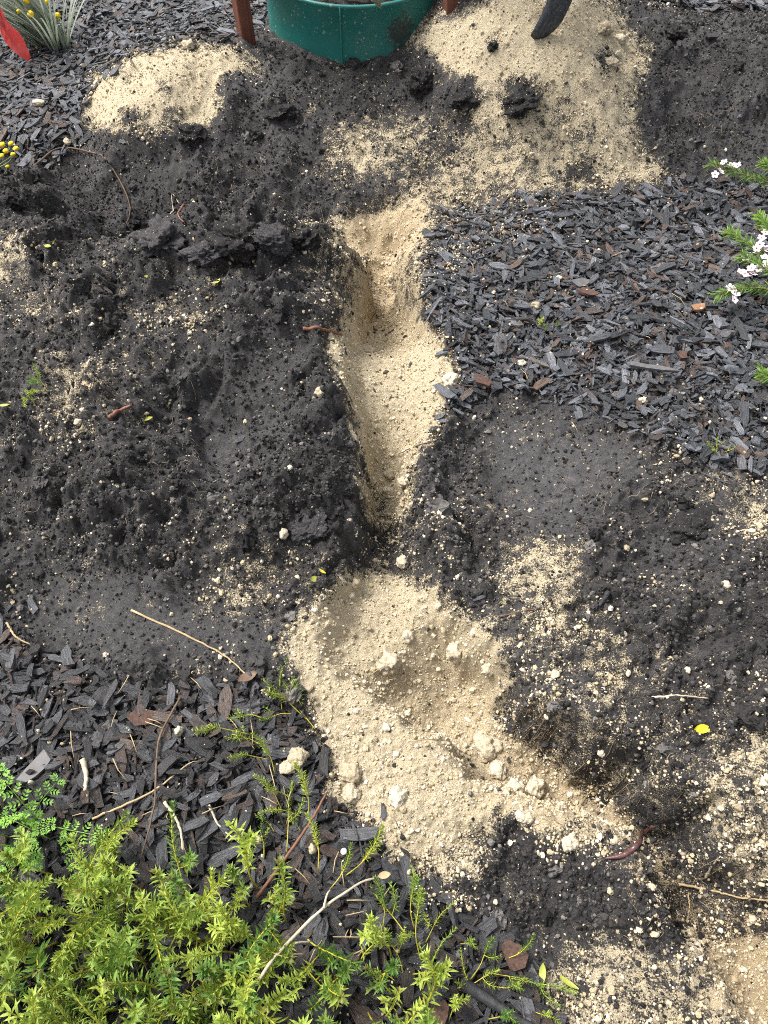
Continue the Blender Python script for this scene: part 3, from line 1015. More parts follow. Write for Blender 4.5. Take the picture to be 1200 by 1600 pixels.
def smooth_path(pts, n):
    P = [Vector(p) for p in pts]
    P = [P[0] * 2 - P[1]] + P + [P[-1] * 2 - P[-2]]
    out = []
    segs = len(P) - 3
    for k in range(n):
        t = k / (n - 1) * segs
        i = min(int(t), segs - 1)
        f = t - i
        a, b, c, d = P[i:i + 4]
        out.append(.5 * ((2 * b) + (c - a) * f + (2 * a - 5 * b + 4 * c - d) * f * f + (3 * b - a - 3 * c + d) * f ** 3))
    return out


class MB:
    def __init__(s):
        s.v, s.f, s.t = [], [], []

    def add(s, V, F, tip=0.0):
        n = len(s.v)
        s.v += [tuple(v) for v in V]
        s.f += [tuple(i + n for i in f) for f in F]
        s.t += [tip] * len(V) if not isinstance(tip, (list, tuple)) else list(tip)

    def tube(s, pts, rad, sides=6, tip=0.0, wob=0.0, rr=None):
        pts = [Vector(p) for p in pts]
        n = len(pts)
        V = []
        up = Vector((.13, .31, .94))
        for k, p in enumerate(pts):
            d = (pts[min(k + 1, n - 1)] - pts[max(k - 1, 0)])
            if d.length < 1e-9:
                d = Vector((0, 0, 1))
            d.normalize()
            a = d.cross(up)
            if a.length < 1e-4:
                a = d.cross(Vector((1, 0, 0)))
            a.normalize()
            b = d.cross(a)
            r = rad[k] if isinstance(rad, (list, tuple)) else rad
            for j in range(sides):
                w = 1 + (rr.uniform(-wob, wob) if rr else 0)
                th = 2 * math.pi * j / sides
                V.append(p + (a * math.cos(th) + b * math.sin(th)) * r * w)
        F = []
        for k in range(n - 1):
            for j in range(sides):
                F.append((k * sides + j, k * sides + (j + 1) % sides, (k + 1) * sides + (j + 1) % sides, (k + 1) * sides + j))
        F.append(tuple(range(sides))[::-1])
        F.append(tuple((n - 1) * sides + j for j in range(sides)))
        s.add(V, F, tip)

    def build(s, name, mat, parent=None, smooth=True, link=True):
        return mesh_obj(name, s.v, s.f, mat, parent, smooth, {'tip': s.t}, link)


_ICO = {}


def ico(sub):
    if sub not in _ICO:
        import bmesh
        bm = bmesh.new()
        bmesh.ops.create_icosphere(bm, subdivisions=sub, radius=1)
        V = [v.co.copy() for v in bm.verts]
        idx = {v: i for i, v in enumerate(bm.verts)}
        F = [tuple(idx[v] for v in f.verts) for f in bm.faces]
        bm.free()
        _ICO[sub] = (V, F)
    return _ICO[sub]


from mathutils import noise as mnoise


def rock_mesh(sub, seed, amp=.25, fine=.06, freq=1.2, facet=0.0):
    V, F = ico(sub)
    out = []
    off = Vector((seed * 3.7, seed * 1.9, seed * 5.3))
    for v in V:
        r = 1 + amp * mnoise.noise(v * freq + off) + amp * .6 * mnoise.noise(v * freq * 2.2 + off) + fine * mnoise.noise(v * 7 + off) + fine * .7 * mnoise.noise(v * 15 + off)
        if facet:
            r += facet * (.25 - abs(mnoise.noise(v * 2.1 + off))) + facet * .5 * (.2 - abs(mnoise.noise(v * 4.7 + off)))
        if sub > 4:
            r += fine * .6 * mnoise.noise(v * 32 + off)
        out.append(v * r)
    return out, F


def to_rock(name, px, py, wpx, hpx, label, cat, group, mat, seed, amp=.25, fine=.05, facet=0.0, sub=4, sink=.42, flat=.8):
    p = top(px, py + hpx * .3)
    k = 1 / pxm(px, py)
    rx = wpx * k
    rz = hpx * k * flat
    V, F = rock_mesh(sub, seed, amp, fine, facet=facet)
    o = mesh_obj(name, V, F, mat)
    o.scale = (rx, (rx + hpx * k) * .5, rz)
    o.rotation_euler = (R.uniform(-.2, .2), R.uniform(-.2, .2), R.uniform(-.4, .4))
    o.location = p + Vector((0, 0, rz * (1 - 2 * sink)))
    return tag(o, label, cat, group)


# pale clods of sand that can be told apart
CLODS = [
    (607, 1032, 17, 19, 'largest rounded sand clod alone in the middle of the sandy basin'),
    (468, 1183, 14, 16, 'pale pointed sand clod on dark mulch, upper of a touching pair'),
    (452, 1200, 13, 9, 'pale flat sand clod on dark mulch, lower of a touching pair'),
    (500, 612, 8, 9, 'white angular clod on black soil left of the upper trench sand'),
    (442, 833, 8, 9, 'white rounded clod alone on the dark lower flank of the soil heap'),
    (630, 876, 10, 11, 'tan round clod at the narrow neck of the trench above the basin'),
    (555, 910, 9, 9, 'round pale clod on the upper left tip of the basin sand'),
    (713, 1012, 14, 20, 'tall pale clod embedded near the right rim of the basin'),
    (762, 1046, 10, 10, 'rounded pale clod on the right edge of the basin above the crack'),
    (637, 992, 9, 12, 'lumpy pale clod just above the largest clod in the basin'),
    (549, 1237, 14, 13, 'round sand clod at the lower left edge of the basin sand'),
    (548, 1206, 17, 15, 'broad low sand clod directly above a round one at the basin edge'),
    (622, 1242, 15, 15, 'greyish brown round clod at the lower edge of the basin sand'),
    (760, 1163, 20, 18, 'large grey angular sand clod where the basin meets the lower trench'),
    (777, 1200, 13, 18, 'upright tan clod below the large grey one in the lower trench'),
    (806, 1228, 12, 17, 'tan block of cut sand in the lower trench, left of a twin'),
    (835, 1226, 15, 21, 'larger tan block of cut sand beside its twin in the lower trench'),
    (812, 1274, 9, 8, 'small tan clod below the twin sand blocks, left of two'),
    (826, 1277, 9, 8, 'small tan clod below the twin sand blocks, right of two'),
    (890, 1313, 11, 14, 'ridged pale clod on black soil at the side of the lower trench'),
    (959, 1311, 8, 6, 'smooth oval pale pebble in the lower trench beside the worm'),
    (978, 856, 5, 5, 'small white pebble alone on smooth grey trodden soil'),
    (867, 1052, 8, 6, 'flat pale clod on the speckled bank right of the basin'),
    (836, 484, 7, 6, 'oval cream pebble on bark mulch near a tiny green weed'),
    (1003, 631, 7, 6, 'cream pebble on the lower edge of the right mulch bed'),
    (814, 574, 6, 5, 'cream pebble on mulch right of the upper trench sand'),
    (954, 97, 14, 9, 'whitish pointed clod on the right shoulder of the big sand heap'),
    (943, 44, 14, 11, 'large cream clod high on the right side of the big sand heap'),
    (968, 60, 10, 9, 'tan rounded clod at the upper right edge of the big sand heap'),
    (610, 740, 9, 10, 'tan lump in the narrow trench, upper left of a cluster'),
    (630, 752, 9, 9, 'tan lump in the narrow trench, right of a cluster'),
    (607, 765, 8, 8, 'tan lump in the narrow trench, lowest of a cluster'),
    (572, 546, 13, 11, 'bright lumpy sand clod at the lip of the deep trench hole'),
    (703, 596, 11, 13, 'pale sand clod at the right corner of the upper trench sand'),
    (295, 72, 9, 7, 'cream clod on the crest of the small sand heap'),
    (123, 658, 7, 6, 'cream pebble on the left flank of the big soil heap'),
    (108, 228, 6, 6, 'cream pebble on black soil left of the small sand heap'),
    (64, 168, 9, 6, 'cream clod alone on the upper left bark mulch'),
    (1135, 913, 6, 8, 'pale upright pebble on the dark soil near the right edge'),
    (283, 1145, 6, 9, 'grey white pebble among bark chips and dry twigs'),
    (407, 1313, 6, 7, 'white clod at the edge of the creeping plant'),
    (490, 1328, 6, 9, 'beige clod on mulch between creeping shoots'),
]
for k, (px, py, w, h, lab) in enumerate(CLODS):
    to_rock('sand_clod', px, py, w, h, lab, 'clod', 'pale sand clods', MT['sand_clod'], k + 1, amp=.42, fine=.07, facet=.35 if k % 3 else .6, sub=4 if w > 9 else 3)
MT['shell'] = flat_mat('white_pebble', (.75, .76, .77), .4, .5, .1)
to_rock('white_pebble', 538, 1332, 5, 5, 'small smooth white round pebble on mulch beside the creeping plant', 'pebble', None, MT['shell'], 90, .08, .01, sub=3)

def clod_material(name, col, fleck):
    m, nt, b = new_mat(name)
    P = nd(nt, 'ShaderNodeNewGeometry').outputs['Position']
    n = noise(nt, P, 150, 7, .75)
    c = ramp(nt, n, [(.25, tuple(v * .25 for v in col)), (.5, col), (.75, tuple(v * 2.2 for v in col))]).outputs[0]
    f = ramp(nt, noise(nt, P, 170, 6, .7, .3), [(fleck, (0, 0, 0)), (fleck + .03, (1, 1, 1))]).outputs[0]
    nt.links.new(mixc(nt, f, c, SAND_PALE), b.inputs['Base Color'])
    b.inputs['Roughness'].default_value = .88
    b.inputs['Specular IOR Level'].default_value = .3
    bp = nd(nt, 'ShaderNodeBump', Strength=1.0, Distance=.006)
    nt.links.new(n, bp.inputs['Height'])
    nt.links.new(bp.outputs[0], b.inputs['Normal'])
    return m


MT['soil_clod'] = clod_material('soil_clod', (.022, .0205, .021), .63)
MT['soil_dry'] = clod_material('soil_clod_dry', (.050, .047, .050), .64)
for k, (px, py, w, h, lab, mk) in enumerate([
    (254, 366, 42, 26, 'grey dried soil clod on the left end of the soil heap crest', 'soil_dry'),
    (372, 362, 36, 28, 'large dark soil clod at the middle of the soil heap crest', 'soil_clod'),
    (425, 368, 28, 22, 'rough soil clod right of the middle of the soil heap crest', 'soil_dry'),
    (322, 392, 30, 20, 'broken soil clod below the soil heap crest', 'soil_dry'),
    (470, 366, 26, 20, 'speckled soil clod at the right end of the soil heap crest', 'soil_clod'),
    (440, 168, 24, 14, 'smooth faced black soil clod on the soil bank before the green ring', 'soil_clod'),
    (300, 202, 20, 13, 'black crumbly clod at the foot of the small sand heap', 'soil_clod'),
    (1048, 44, 22, 14, 'brown matted soil clod on the crest of the peaty soil heap', 'soil_clod'),
    (815, 152, 26, 20, 'black soil clod sprinkled with sand set into the big sand heap', 'soil_clod'),
    (662, 118, 20, 24, 'upright black soil clod at the left foot of the big sand heap', 'soil_clod'),
    (725, 152, 22, 13, 'wide black soil clod in the left flank of the big sand heap', 'soil_clod'),
    (772, 69, 8, 8, 'tiny black soil lump high on the big sand heap', 'soil_clod'),
    (1092, 816, 42, 24, 'dark peaty soil clod holding a reddish bark chip near the right edge', 'soil_clod'),
    (480, 822, 30, 14, 'flat dark stone like clod on the lower soil heap by the trench', 'soil_dry'),
    (560, 90, 26, 14, 'black clod heaped against the front of the green ring', 'soil_clod'),
]):
    to_rock('soil_clod', px, py, w, h, lab, 'clod', 'black soil clods', MT[mk], 40 + k, amp=.55, fine=.17, facet=.4, sub=5, sink=.5 if mk == 'soil_dry' else .62, flat=.75)


# ------------------------------------------------------------------ twigs, roots, straws
def on_ground(pts, lift):
    return [top(p[0], p[1]) + Vector((0, 0, p[2] if len(p) > 2 else lift)) for p in pts]


MT['straw'] = flat_mat('dry_straw', (.40, .30, .17), .7, .3, .3, 80)
MT['pale_wood'] = flat_mat('pale_dry_wood', (.50, .43, .32), .75, .3, .25, 90)
MT['twig'] = flat_mat('brown_twig', (.13, .085, .055), .75, .3, .4, 90)
MT['red_root'] = flat_mat('red_brown_root', (.17, .075, .045), .6, .35, .35, 90)
MT['charred'] = flat_mat('charred_stick', (.030, .030, .033), .65, .4, .6, 130, .8, .003)
TWIGS = [
    ('straw', [(205, 955), (300, 998), (350, 1025), (388, 1058)], .0022, 'straw', 'long pale straw lying across trodden soil left of the basin'),
    ('dry_twig', [(400, 1552, .05), (440, 1502, .075), (500, 1440, .085), (555, 1395, .06), (590, 1377, .03)], .0027, 'pale_wood', 'long bleached stem arching over the creeping plant'),
    ('root', [(474, 517), (505, 519), (534, 527)], .0045, 'red_root', 'short reddish root poking out beside the deep trench hole'),
    ('twig', [(172, 656), (190, 645), (206, 638)], .0052, 'red_root', 'stubby reddish brown twig on the left of the soil heap'),
    ('root', [(60, 262), (95, 240), (145, 243), (185, 280), (204, 325), (198, 356)], .0030, 'twig', 'thin looping root hanging down the bank left of the soil heap crest'),
    ('charred_stick', [(722, 1538), (770, 1570), (835, 1612)], .0095, 'charred', 'thick charred stick lying under creeping shoots by the trench'),
    ('dry_twig', [(285, 1095), (252, 1165), (246, 1262), (226, 1345)], .0022, 'twig', 'thin brown upright stem crossing the lower mulch'),
    ('twig', [(150, 1284), (240, 1243), (302, 1196)], .0022, 'straw', 'thin pale twig slanting across the lower bark mulch'),
    ('twig', [(262, 1258), (283, 1290), (291, 1332)], .0028, 'pale_wood', 'short pale forked twig above the creeping plant'),
    ('root', [(1060, 1382), (1110, 1392), (1150, 1402), (1215, 1410)], .0022, 'straw', 'pale root crossing the lower trench at the right edge'),
    ('straw', [(1018, 1091), (1060, 1088), (1105, 1092)], .0020, 'pale_wood', 'pale straight straw on the speckled soil bank'),
    ('bleached_twig', [(136, 1192), (142, 1215), (141, 1240)], .0050, 'pale_wood', 'bleached stubby twig standing among lower bark chips'),
    ('twig', [(405, 1405, .01), (455, 1340, .02), (490, 1290, .03), (512, 1248, .03)], .0032, 'red_root', 'reddish bare branch of a creeping shoot below the basin'),
    ('root', [(288, 322), (279, 338), (290, 352)], .0026, 'red_root', 'tiny reddish curled root behind the soil heap crest'),
    ('root', [(262, 340), (272, 330), (281, 318)], .0018, 'pale_wood', 'tiny pale root behind the grey dried clod'),
    ('root', [(1100, 1372), (1110, 1355), (1122, 1340)], .0022, 'pale_wood', 'short white root curving on the right trench wall'),
    ('root', [(1075, 1395), (1076, 1420), (1072, 1440)], .0016, 'straw', 'thin yellowish root dangling into the lower trench'),
    ('twig', [(330, 1262), (347, 1295), (380, 1322)], .0020, 'pale_wood', 'pale thin twig beside the dark hollow in the mulch'),
    ('twig', [(15, 978), (30, 1000), (52, 1012)], .0022, 'straw', 'small straw stalk at the left edge above the lower mulch'),
    ('twig', [(680, 690), (645, 700), (622, 712)], .0015, 'twig', 'fine dark twig on the right trench edge'),
    ('twig', [(600, 493), (580, 500), (566, 508)], .0016, 'twig', 'fine dark rootlet on the floor of the deep trench hole'),
    ('root', [(902, 1268), (920, 1240), (950, 1225)], .0020, 'straw', 'thin pale root curling over the lower trench bank'),
    ('stick', [(780, 965), (840, 952)], .0020, 'twig', 'thin dark stick on sandy patch right of the basin'),
    ('stick', [(948, 930), (935, 950)], .0055, 'charred', 'short charred stick on speckled soil right of the basin'),
]
for nm, pts, r, mk, lab in TWIGS:
    w = smooth_path(on_ground(pts, r * 1.4), 22)
    w = [p + Vector((R.uniform(-1, 1), R.uniform(-1, 1), R.uniform(-.3, .8))) * min(r * .5, .0009) for p in w]
    for p in w:
        p.z = max(p.z, float(hz(p.x, p.y)) + r * .6)
    b = MB()
    b.tube(w, [r * (1.15 - .55 * k / 21) * R.uniform(.93, 1.07) for k in range(22)], 7, 0, .08, R)
    o = b.build(nm, MT[mk])
    tag(o, lab, 'twig' if 'root' not in nm else 'root')
    if 'arching' in lab:
        for a, c in (((445, 1497, .07), (492, 1476, .05)), ((512, 1430, .085), (520, 1400, .06))):
            q = smooth_path(on_ground([a, ((a[0] + c[0]) / 2, (a[1] + c[1]) / 2 - 6, .07), c], 0), 8)
            t = MB()
            t.tube(q, [.0022 - .00015 * k for k in range(8)], 6)
            t.build('side_twig', MT[mk], o)

MT['worm'] = flat_mat('worm_skin', (.10, .045, .045), .22, .6, .35, 300, .25)
w = smooth_path(on_ground([(944, 1342), (975, 1336), (996, 1318), (1003, 1302), (1022, 1292)], .004), 40)
for p in w:
    p.z = max(p.z, float(hz(p.x, p.y)) + .0035)
b = MB()
b.tube(w, [.0045 * math.sin(math.pi * min(1, (k + 1.5) / 12 if k < 10 else (41.5 - k) / 12 if k > 30 else 1) / 2) * (1 + .06 * (k % 2)) for k in range(40)], 10)
tag(b.build('earthworm', MT['worm']), 'glossy purplish earthworm crossing the lower trench', 'worm')

# fine roots and straw litter: far too many to count
MT['fibre'] = flat_mat('root_fibre', (.24, .19, .13), .8, .2, .4, 50, 0)
b = MB()
for poly_c, n in (((900, 1230, 130, 90), 90), ((1080, 1400, 90, 60), 70), ((820, 1150, 60, 50), 50), ((560, 330, 120, 25), 30), ((280, 720, 220, 130), 50), ((420, 260, 200, 70), 45), ((1000, 780, 160, 60), 50), ((1100, 200, 90, 60), 50)):
    for _ in range(n):
        px, py = R.gauss(poly_c[0], poly_c[2] * .5), R.gauss(poly_c[1], poly_c[3] * .5)
        p = at(px, py)
        a = R.uniform(0, 6.28)
        Lr = R.uniform(.015, .05)
        pts = []
        for k in range(5):
            a += R.uniform(-.5, .5)
            q = p + Vector((math.cos(a), math.sin(a), 0)) * Lr / 5 * k
            pts.append(Vector((q.x, q.y, float(hz(q.x, q.y)) + .0015 + R.uniform(0, .007) * (k in (1, 2, 3)))))
        b.tube(pts, [.0007, .0007, .0006, .0005, .0003], 3)
tag(b.build('root_fibres', MT['fibre']), 'fine pale root hairs trailing over the dug soil', kind='stuff')
b = MB()
for _ in range(90):
    px, py = R.uniform(-40, 640), R.uniform(1060, 1560)
    if R.random() < .15:
        px, py = R.uniform(600, 1180), R.uniform(300, 700)
    p = at(px, py)
    a = R.uniform(0, 6.28)
    Lr = R.uniform(.012, .06)
    q = p + Vector((math.cos(a), math.sin(a), 0)) * Lr
    m_ = (p + q) / 2
    zz = [float(hz(v.x, v.y)) + .016 + R.uniform(-.002, .012) for v in (p, m_, q)]
    b.tube([(p.x, p.y, zz[0]), (m_.x + R.uniform(-.004, .004), m_.y, max(zz)), (q.x, q.y, zz[2])], [.0011, .001, .0006], 4)
tag(b.build('straw_litter', MT['straw']), 'thin bits of dry straw littering the bark mulch', kind='stuff')

# ------------------------------------------------------------------ odd chips and leaves that stand out
MT['chip_orange'] = flat_mat('fresh_wood', (.27, .145, .08), .75, .3, .6, 160, .6)
MT['chip_brown'] = flat_mat('brown_bark', (.085, .048, .036), .75, .3, .7, 170, .6)
MT['chip_grey'] = flat_mat('grey_bark', (.10, .098, .10), .6, .4, .35, 90, .5)
for px, py, L, W, ang, mk, lab in [
    (1088, 490, .036, .022, .2, 'chip_orange', 'bright orange brown wood chip on the right mulch bed'),
    (1090, 826, .032, .026, 1.2, 'chip_orange', 'pinkish broken bark piece stuck in a dark soil clod'),
    (226, 1128, .048, .028, -.1, 'chip_brown', 'reddish brown oblong bark chip on the lower left mulch'),
    (916, 467, .052, .024, -.6, 'chip_brown', 'rusty brown bark chip in the middle of the right mulch bed'),
    (752, 604, .045, .028, -.5, 'chip_brown', 'reddish bark chip next to the upper trench sand corner'),
    (1015, 584, .115, .016, -.28, 'chip_grey', 'longest grey bark sliver low on the right mulch bed'),
    (804, 1496, .036, .045, .2, 'chip_brown', 'pinkish brown bark chip between the lower creeping shoots'),
    (1062, 565, .026, .02, 1.3, 'chip_brown', 'small red bark chip at the lower right of the mulch bed'),
    (62, 1205, .062, .03, .9, 'chip_grey', 'broad grey grooved bark chip at the lower left'),
    (680, 1590, .05, .035, .9, 'chip_brown', 'red brown bark slab at the bottom under the creeping shoots'),
    (905, 452, .044, .034, .1, 'chip_grey', 'square dark grey bark chip in the middle of the right mulch bed'),
]:
    p = top(px, py, .004)
    rs1 = np.random.RandomState(int(px))
    V = chip_verts(rs1) * np.array([L, W, .008])
    o = mesh_obj('bark_chip', V, CHIP_F, MT[mk], smooth=False)
    o.location = p
    o.rotation_euler = (R.uniform(-.15, .25), R.uniform(-.15, .15), ang)
    tag(o, lab, 'bark chip')


def leaf_obj(name, px, py, L, W, ang, mat, lab, lift=.006, curl=.25):
    V, F = [], []
    n = 6
    for k in range(n + 1):
        t = k / n
        w = W * .5 * math.sin(math.pi * (t * .92 + .04)) ** .8
        for sgn, yy in enumerate((-1, 0, 1)):
            V.append(((t - .5) * L, yy * w, curl * L * ((t - .5) ** 2) + .12 * W * abs(yy)))
    for k in range(n):
        for j in range(2):
            a = k * 3 + j
            F.append((a, a + 3, a + 4, a + 1))
    m = len(V)
    V += [(v[0], v[1], v[2] - .0008) for v in V]
    F += [tuple(i + m for i in f[::-1]) for f in F]
    o = mesh_obj(name, V, F, mat)
    o.location = top(px, py, lift)
    o.rotation_euler = (R.uniform(-.4, .5), R.uniform(-.4, .4), ang)
    return tag(o, lab, 'leaf')


MT['leaf_yellow'] = flat_mat('yellow_leaf', (.72, .58, .03), .5, .4, .15, 90)
MT['leaf_olive'] = flat_mat('olive_leaf', (.28, .30, .05), .5, .4, .3, 90)
MT['leaf_brown'] = flat_mat('brown_leaf', (.15, .09, .06), .6, .4, .4, 90)
leaf_obj('fallen_leaf', 1095, 1140, .030, .017, .05, MT['leaf_yellow'], 'bright yellow leaf fragment on dark soil at the right')
leaf_obj('fallen_leaf', 491, 907, .018, .013, .3, MT['leaf_olive'], 'olive yellow leaf just above the basin, lower of two')
leaf_obj('fallen_leaf', 504, 896, .016, .006, -.5, MT['leaf_yellow'], 'narrow yellow leaf just above the basin, upper of two')
leaf_obj('fallen_leaf', 76, 388, .03, .012, -.6, MT['leaf_olive'], 'yellow green leaf in the sandy hollow left of the heap, left of two')
leaf_obj('fallen_leaf', 84, 382, .026, .014, .7, MT['leaf_olive'], 'yellow green leaf in the sandy hollow left of the heap, right of two')
leaf_obj('fallen_leaf', 232, 437, .016, .012, .2, MT['leaf_olive'], 'small olive leaf on the upper soil heap below the grey clod')
leaf_obj('fallen_leaf', 341, 444, .02, .013, .9, MT['leaf_olive'], 'small olive leaf in the middle of the upper soil heap')
leaf_obj('fallen_leaf', 8, 636, .028, .007, .05, MT['leaf_olive'], 'narrow yellow green leaf at the left edge of the soil heap')
leaf_obj('fallen_leaf', 388, 1062, .04, .02, .5, MT['leaf_brown'], 'brown curled leaf at the end of the long straw')
leaf_obj('fallen_leaf', 600, 1374, .022, .012, .2, MT['straw'], 'tan papery husk at the tip of the bleached stem', .03)
leaf_obj('fallen_leaf', 232, 658, .03, .011, -.1, MT['leaf_olive'], 'dull olive leaf on the soil heap right of the reddish twig')
leaf_obj('fallen_leaf', 845, 1522, .03, .012, 1.4, MT['leaf_olive'], 'olive leaf among creeping shoots beside the charred stick')
leaf_obj('fallen_leaf', 885, 1535, .04, .009, -.6, MT['leaf_olive'], 'long narrow olive leaf on sandy ground near the lower trench')

# ------------------------------------------------------------------ green tree ring, sapling, stakes


def ring_material():
    m, nt, b = new_mat('green_plastic')
    geo = nd(nt, 'ShaderNodeNewGeometry')
    P = geo.outputs['Position']
    n = noise(nt, P, 10, 5, .6)
    base = ramp(nt, n, [(.3, (.010, .125, .110)), (.7, (.014, .155, .136))]).outputs[0]
    v = nd(nt, 'ShaderNodeTexVoronoi', Scale=75.0, Randomness=1.0)
    nt.links.new(P, v.inputs['Vector'])
    gate = ramp(nt, noise(nt, P, 22, 3, .6), [(.45, (0, 0, 0)), (.62, (1, 1, 1))]).outputs[0]
    dots = ramp(nt, v.outputs['Distance'], [(.13, (1, 1, 1)), (.22, (0, 0, 0))]).outputs[0]
    col = mixc(nt, mth(nt, 'MULTIPLY', mth(nt, 'MULTIPLY', dots, gate), .8), base, (.55, .52, .42))
    v2 = nd(nt, 'ShaderNodeTexVoronoi', Scale=28.0, Randomness=1.0)
    nt.links.new(P, v2.inputs['Vector'])
    d2 = ramp(nt, v2.outputs['Distance'], [(.10, (1, 1, 1)), (.14, (0, 0, 0))]).outputs[0]
    col = mixc(nt, mth(nt, 'MULTIPLY', d2, .45), col, (.35, .42, .38))
    # one smudge of soil on the wall
    q = plane(622, 52, .25)
    dist = nd(nt, 'ShaderNodeVectorMath', operation='DISTANCE')
    dist.inputs[1].default_value = (RING_X + .15, RING_Y - .277, .235)
    nt.links.new(P, dist.inputs[0])
    sm = mth(nt, 'ADD', dist.outputs['Value'], mth(nt, 'MULTIPLY', mth(nt, 'SUBTRACT', noise(nt, P, 60, 6, .7), .5), .14))
    sm = ramp(nt, sm, [(.03, (1, 1, 1)), (.06, (0, 0, 0))]).outputs[0]
    col = mixc(nt, mth(nt, 'MULTIPLY', sm, .85), col, (.03, .026, .024))
    sep = nd(nt, 'ShaderNodeSeparateXYZ')
    nt.links.new(P, sep.inputs[0])
    splash = mth(nt, 'SUBTRACT', noise(nt, P, 38, 8, .75), mth(nt, 'MULTIPLY', mth(nt, 'SUBTRACT', sep.outputs[2], .14), 1.6))
    splash = ramp(nt, splash, [(.50, (0, 0, 0)), (.62, (1, 1, 1))]).outputs[0]
    col = mixc(nt, mth(nt, 'MULTIPLY', splash, .65), col, (.16, .14, .11))
    film = ramp(nt, noise(nt, P, 7, 6, .7), [(.4, (0, 0, 0)), (.75, (1, 1, 1))]).outputs[0]
    col = mixc(nt, mth(nt, 'MULTIPLY', film, .22), col, (.14, .17, .15))
    nt.links.new(col, b.inputs['Base Color'])
    b.inputs['Roughness'].default_value = .45
    b.inputs['Specular IOR Level'].default_value = .4
    return m


MT['ring'] = ring_material()
ring = empty('tree_ring', (RING_X, RING_Y, 0))
tag(ring, 'dark green plastic watering ring around the young tree', 'tree ring')
NS = 96
prof = [(RING_R, 0), (RING_R, .1), (RING_R, .2), (RING_R, RING_TOP - .012), (RING_R + .0025, RING_TOP - .009), (RING_R + .003, RING_TOP - .003), (RING_R, RING_TOP), (RING_R - .006, RING_TOP), (RING_R - .008, RING_TOP - .006), (RING_R - .007, .2), (RING_R - .007, 0)]
V = [(r * math.cos(2 * math.pi * k / NS), r * math.sin(2 * math.pi * k / NS), z) for k in range(NS) for r, z in prof]
npf = len(prof)
F = [(k * npf + j, ((k + 1) % NS) * npf + j, ((k + 1) % NS) * npf + j + 1, k * npf + j + 1) for k in range(NS) for j in range(npf - 1)]
mesh_obj('wall', V, F, MT['ring'], ring)
b = MB()
th = math.atan2(-1, -.145)
c, s_ = math.cos(th), math.sin(th)
b.tube([((RING_R + .0015) * c, (RING_R + .0015) * s_, z) for z in np.linspace(.02, RING_TOP - .004, 12)], .0035, 8)
b.build('seam', MT['ring'], ring)
# soil and bark inside the ring
V, F = [(0, 0, .315)], []
for a in range(1, 9):
    for k in range(48):
        t = 2 * math.pi * k / 48
        r = (RING_R - .0085) * a / 8
        V.append((r * math.cos(t), r * math.sin(t), .300 + .012 * mnoise.noise(Vector((r * math.cos(t) * 18, r * math.sin(t) * 18, 0)))))
for k in range(48):
    F.append((0, 1 + k, 1 + (k + 1) % 48))
for a in range(7):
    for k in range(48):
        F.append((1 + a * 48 + k, 1 + (a + 1) * 48 + k, 1 + (a + 1) * 48 + (k + 1) % 48, 1 + a * 48 + (k + 1) % 48))
fill = mesh_obj('soil_fill', V, F, MT['soil_clod'], ring)
rsR = np.random.RandomState(9)
for k in range(150):
    r, t = (RING_R - .05) * math.sqrt(rsR.rand()), rsR.rand() * 6.28
    o = bpy.data.objects.new('bark_chip', CHIP_ME[k % len(CHIP_ME)])
    COL.objects.link(o)
    o.parent = fill
    o.location = (r * math.cos(t), r * math.sin(t), .318 + rsR.rand() * .012)
    o.rotation_euler = (rsR.uniform(-.3, .3), rsR.uniform(-.3, .3), rsR.rand() * 6.28)
    L = rsR.uniform(.025, .06)
    o.scale = (L, L * .4, .007)

MT['tree_bark'] = flat_mat('young_tree_bark', (.16, .14, .11), .8, .3, .4, 60)
MT['tree_leaf'] = flat_mat('grey_green_leaf', (.24, .28, .20), .6, .3, .25, 40)
tree = empty('young_tree', (RING_X + .0, RING_Y - .12, .30))
tag(tree, 'young tree stem rising out of the green watering ring', 'tree')
b = MB()
b.tube(smooth_path([(0, 0, -.05), (.004, .0, .2), (-.01, .02, .6), (.01, .03, 1.2), (.0, .05, 1.9)], 24), [.012 - .0003 * k for k in range(24)], 10, 0, .06, R)
for k in range(16):
    z0 = .7 + k * .075
    a = k * 2.4
    b.tube(smooth_path([(0, .03, z0), (.12 * math.cos(a), .03 + .12 * math.sin(a), z0 + .1), (.27 * math.cos(a), .03 + .27 * math.sin(a), z0 + .14)], 6), [.005, .0045, .004, .003, .002, .001], 6)
b.build('trunk', MT['tree_bark'], tree)
b = MB()
for k in range(420):
    a = R.uniform(0, 6.28)
    r = R.uniform(.04, .34)
    p = Vector((r * math.cos(a), .03 + r * math.sin(a), R.uniform(.78, 2.05)))
    dv = Vector((R.uniform(-1, 1), R.uniform(-1, 1), R.uniform(-1, .4))).normalized()
    sv = dv.cross(Vector((R.uniform(-1, 1), R.uniform(-1, 1), R.uniform(-1, 1)))).normalized()
    L = R.uniform(.05, .09)
    b.add([p, p + dv * L * .5 + sv * L * .12, p + dv * L, p + dv * L * .5 - sv * L * .12], [(0, 1, 2, 3)])
b.build('crown', MT['tree_leaf'], tree)
# one drooping leaf over the rim
b = MB()
p0 = Vector(plane(578, -6, .40)) - tree.location
p1 = Vector(plane(590, 3, .37)) - tree.location
p2 = Vector(plane(596, 14, .335)) - tree.location + Vector((0, -.004, 0))
sd = Vector((.011, 0, .004))
b.add([p0, p1 - sd, p1 + sd, p2], [(0, 1, 3), (0, 3, 2)])
b.build('leaf', MT['tree_leaf'], tree)


